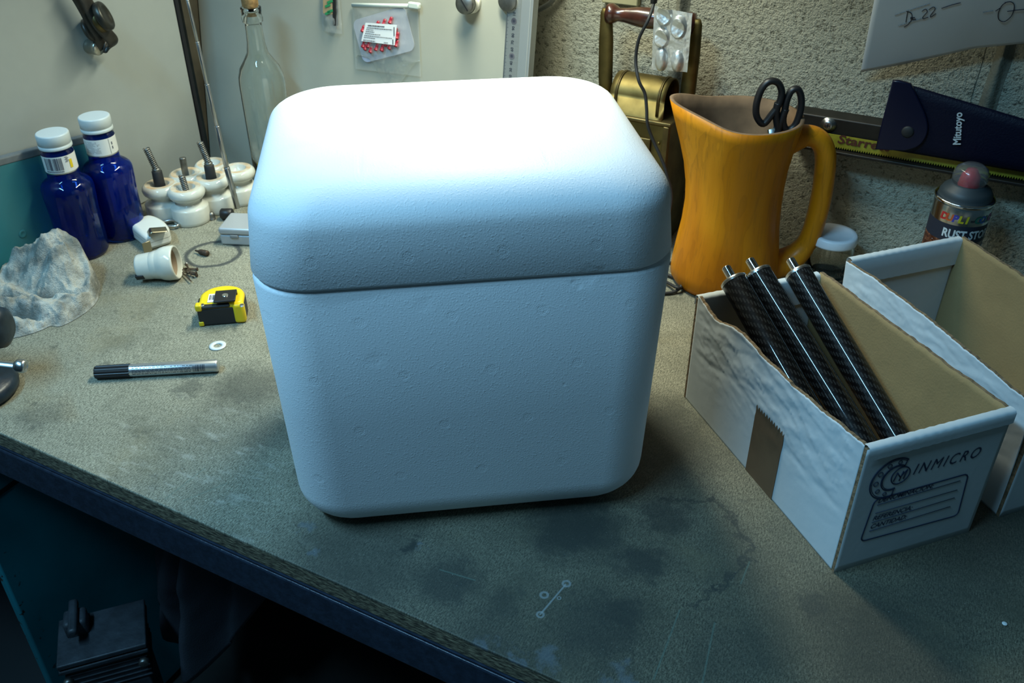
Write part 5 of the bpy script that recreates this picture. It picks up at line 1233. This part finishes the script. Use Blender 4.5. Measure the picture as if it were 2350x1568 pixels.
FOLDS = [(at(-40, 700, z=0), at(196, 694, z=0), .020, .004), (at(-10, 735, z=0), at(98, 745, z=0), .024, .006), (at(60, 690, z=0), at(185, 640, z=0), .008, .005), (at(10, 660, z=0), at(110, 700, z=0), .006, .006)]
m = MB(); m.grid(ragf, 230, 90); bmesh.ops.remove_doubles(m.bm, verts=m.bm.verts[:], dist=.00005)
rmat, g = newmat('stained_rag'); p = g.pos()
c1 = g.mix(g.smooth(g.noise(p, 22, 5, .65), .36, .64), (0.17, 0.175, 0.155), (0.47, 0.47, 0.42)); c1 = g.mix(g.math('MULTIPLY', g.smooth(g.noise(p, 60, 4, .7), .55, .72), .6), c1, (0.12, 0.125, 0.125))
c1 = g.mix(g.math('MULTIPLY', g.smooth(g.noise(g.map(p, (30, 120, 60), (0, 0, .6)), 1.0, 3, .6), .58, .74), .35), c1, (0.62, 0.62, 0.58))
hgt = g.math('ADD', g.noise(p, 110, 4, .7), g.math('MULTIPLY', g.noise(p, 900, 2), .5))
g.bsdf(**{'Base Color': c1, 'Roughness': .95, 'Normal': g.bump(hgt, .8, .004), 'Specular IOR Level': .1})
tag(m.build('rag', rmat, fix=True), 'crumpled grey stained rag in front of the blue bottles', 'rag')

# ------------------------------------------------------------------ bench vise, only its right side in the picture
vb = at(-60, 905, z=0); vc = V((vb.x, vb.y, 0))
vis = thing('bench_vise', 'dark blue bench vise with steel handle at the left edge of the bench', 'vise', vc)
VP = M('vise_paint', (0.012, 0.026, 0.040), .35, 0.0, var=.4, vs=90, bump=.15)
rr = (at(35, 880, z=.012)-vc).dot(RH)
m = MB(); m.lathe([(0, 0), (rr-.006, 0), (rr, .004), (rr+.001, .011), (rr-.004, .018), (rr-.020, .021), (rr-.026, .026), (rr-.028, .05), (0, .05)], 48, xf(vc)); m.build('swivel_base', VP, vis)
q = face(22, 752, vc+FH*.02); L = (q-vc).dot(RH); zc2 = q.z
rv_ = (face(0, 705, vc+FH*.02).z-face(0, 790, vc+FH*.02).z)/2
m = MB(); c = V((vc.x, vc.y, zc2))+FH*.02; m.lathe([(0, -.12), (rv_*.95, -.12), (rv_, -.10), (rv_, -.016), (rv_*.92, -.006), (rv_*.6, -.001), (0, 0)], 40, xf(c+RH*L, frame(RH))); m.build('jaw_body', VP, vis)
m = MB(); m.box((.07, .06, max(.02, zc2-.03)), vc+FH*.02-RH*.03+V((0, 0, .045+max(.02, zc2-.05)/2)), Matrix((RH, FH, V((0, 0, 1)))).transposed(), bev=.008); m.build('column', VP, vis)
h0 = face(-60, 828, vc-FH*.05); h1 = face(56, 841, vc-FH*.05); d = (h1-h0).normalized()
m = MB(); m.cyl(h0, h1-d*.006, .0034, 18); m.build('handle_bar', STEEL, vis)
m = MB(); m.lathe([(0, 0), (.0040, 0), (.0062, .002), (.0072, .005), (.0072, .009), (.0062, .0115), (.004, .012), (.0038, .0112), (.0018, .0112), (0, .0118)], 28, xf(h1-d*.010, frame(d))); m.build('handle_knob', STEEL, vis)
# ------------------------------------------------------------------ clip and magnet on the left panel
cl = thing('hanging_strap_tool', 'dark leather and brass loupe hanging from a magnet on the left white panel', 'tool', at(222, 70, x=XP+.03))
def lw_(px, py, o): return at(px, py, x=XP+o)
LEATH = M('dark_leather', (0.030, 0.027, 0.020), .4, var=.4, vs=120)
m = MB(); m.tube(smooth_path([lw_(*p, o) for p, o in (((150, -50), .022), ((182, 0), .022), ((205, 42), .022), ((222, 78), .022), ((231, 104), .021), ((236, 112), .021))], 6), .0085, 12, flat=.22, up=(.25, .93, .3)); m.build('strap', LEATH, cl)
m = MB(); m.tube(smooth_path([lw_(*p, o) for p, o in (((178, -40), .036), ((202, 10), .038), ((226, 55), .040), ((248, 80), .040), ((259, 94), .038), ((258, 104), .032), ((247, 109), .026), ((238, 107), .023))], 6), .0085, 12, flat=.22, up=(.25, .93, .3)); m.build('strap_loop', LEATH, cl)
ax = V((.75, .55, .35)).normalized(); q = lw_(236, 38, .048)
m = MB(); m.lathe([(0, -.004), (.0175, -.004), (.0195, -.002), (.0195, .004), (.0180, .006), (.0130, .0065), (.012, .005), (0, .005)], 40, xf(q, frame(ax))); m.build('loupe_disc', M('gunmetal', (.05, .05, .042), .40, .7, var=.3, vs=80), cl)
q = lw_(226, 46, .032)
m = MB(); m.lathe([(0, -.004), (.016, -.004), (.018, -.002), (.018, .003), (.015, .005), (0, .005)], 40, xf(q, frame(ax))); m.build('brass_disc', BRASSDK, cl)
q = lw_(204, 70, .012)
m = MB(); m.lathe([(0, -.003), (.014, -.003), (.016, -.001), (.016, .002), (.013, .004), (0, .004)], 36, xf(q, frame(ax))); ld_ = m.build('back_disc', LEATH, cl)
q = lw_(228, 111, .021)
m = MB(); c = V((XP+.0002, q.y, q.z)); m.lathe([(0, 0), (.0095, 0), (.0098, .002), (.0092, .004), (.0092, .010), (.0098, .011), (.0098, .019), (.0090, .0205), (0, .0208)], 32, xf(c, frame((1, 0, 0)))); tag(m.build('round_magnet', M('nickel', (.42, .40, .33), .3, .9)), 'small nickel magnet on the left white panel, holding the hanging leather tool', 'magnet')
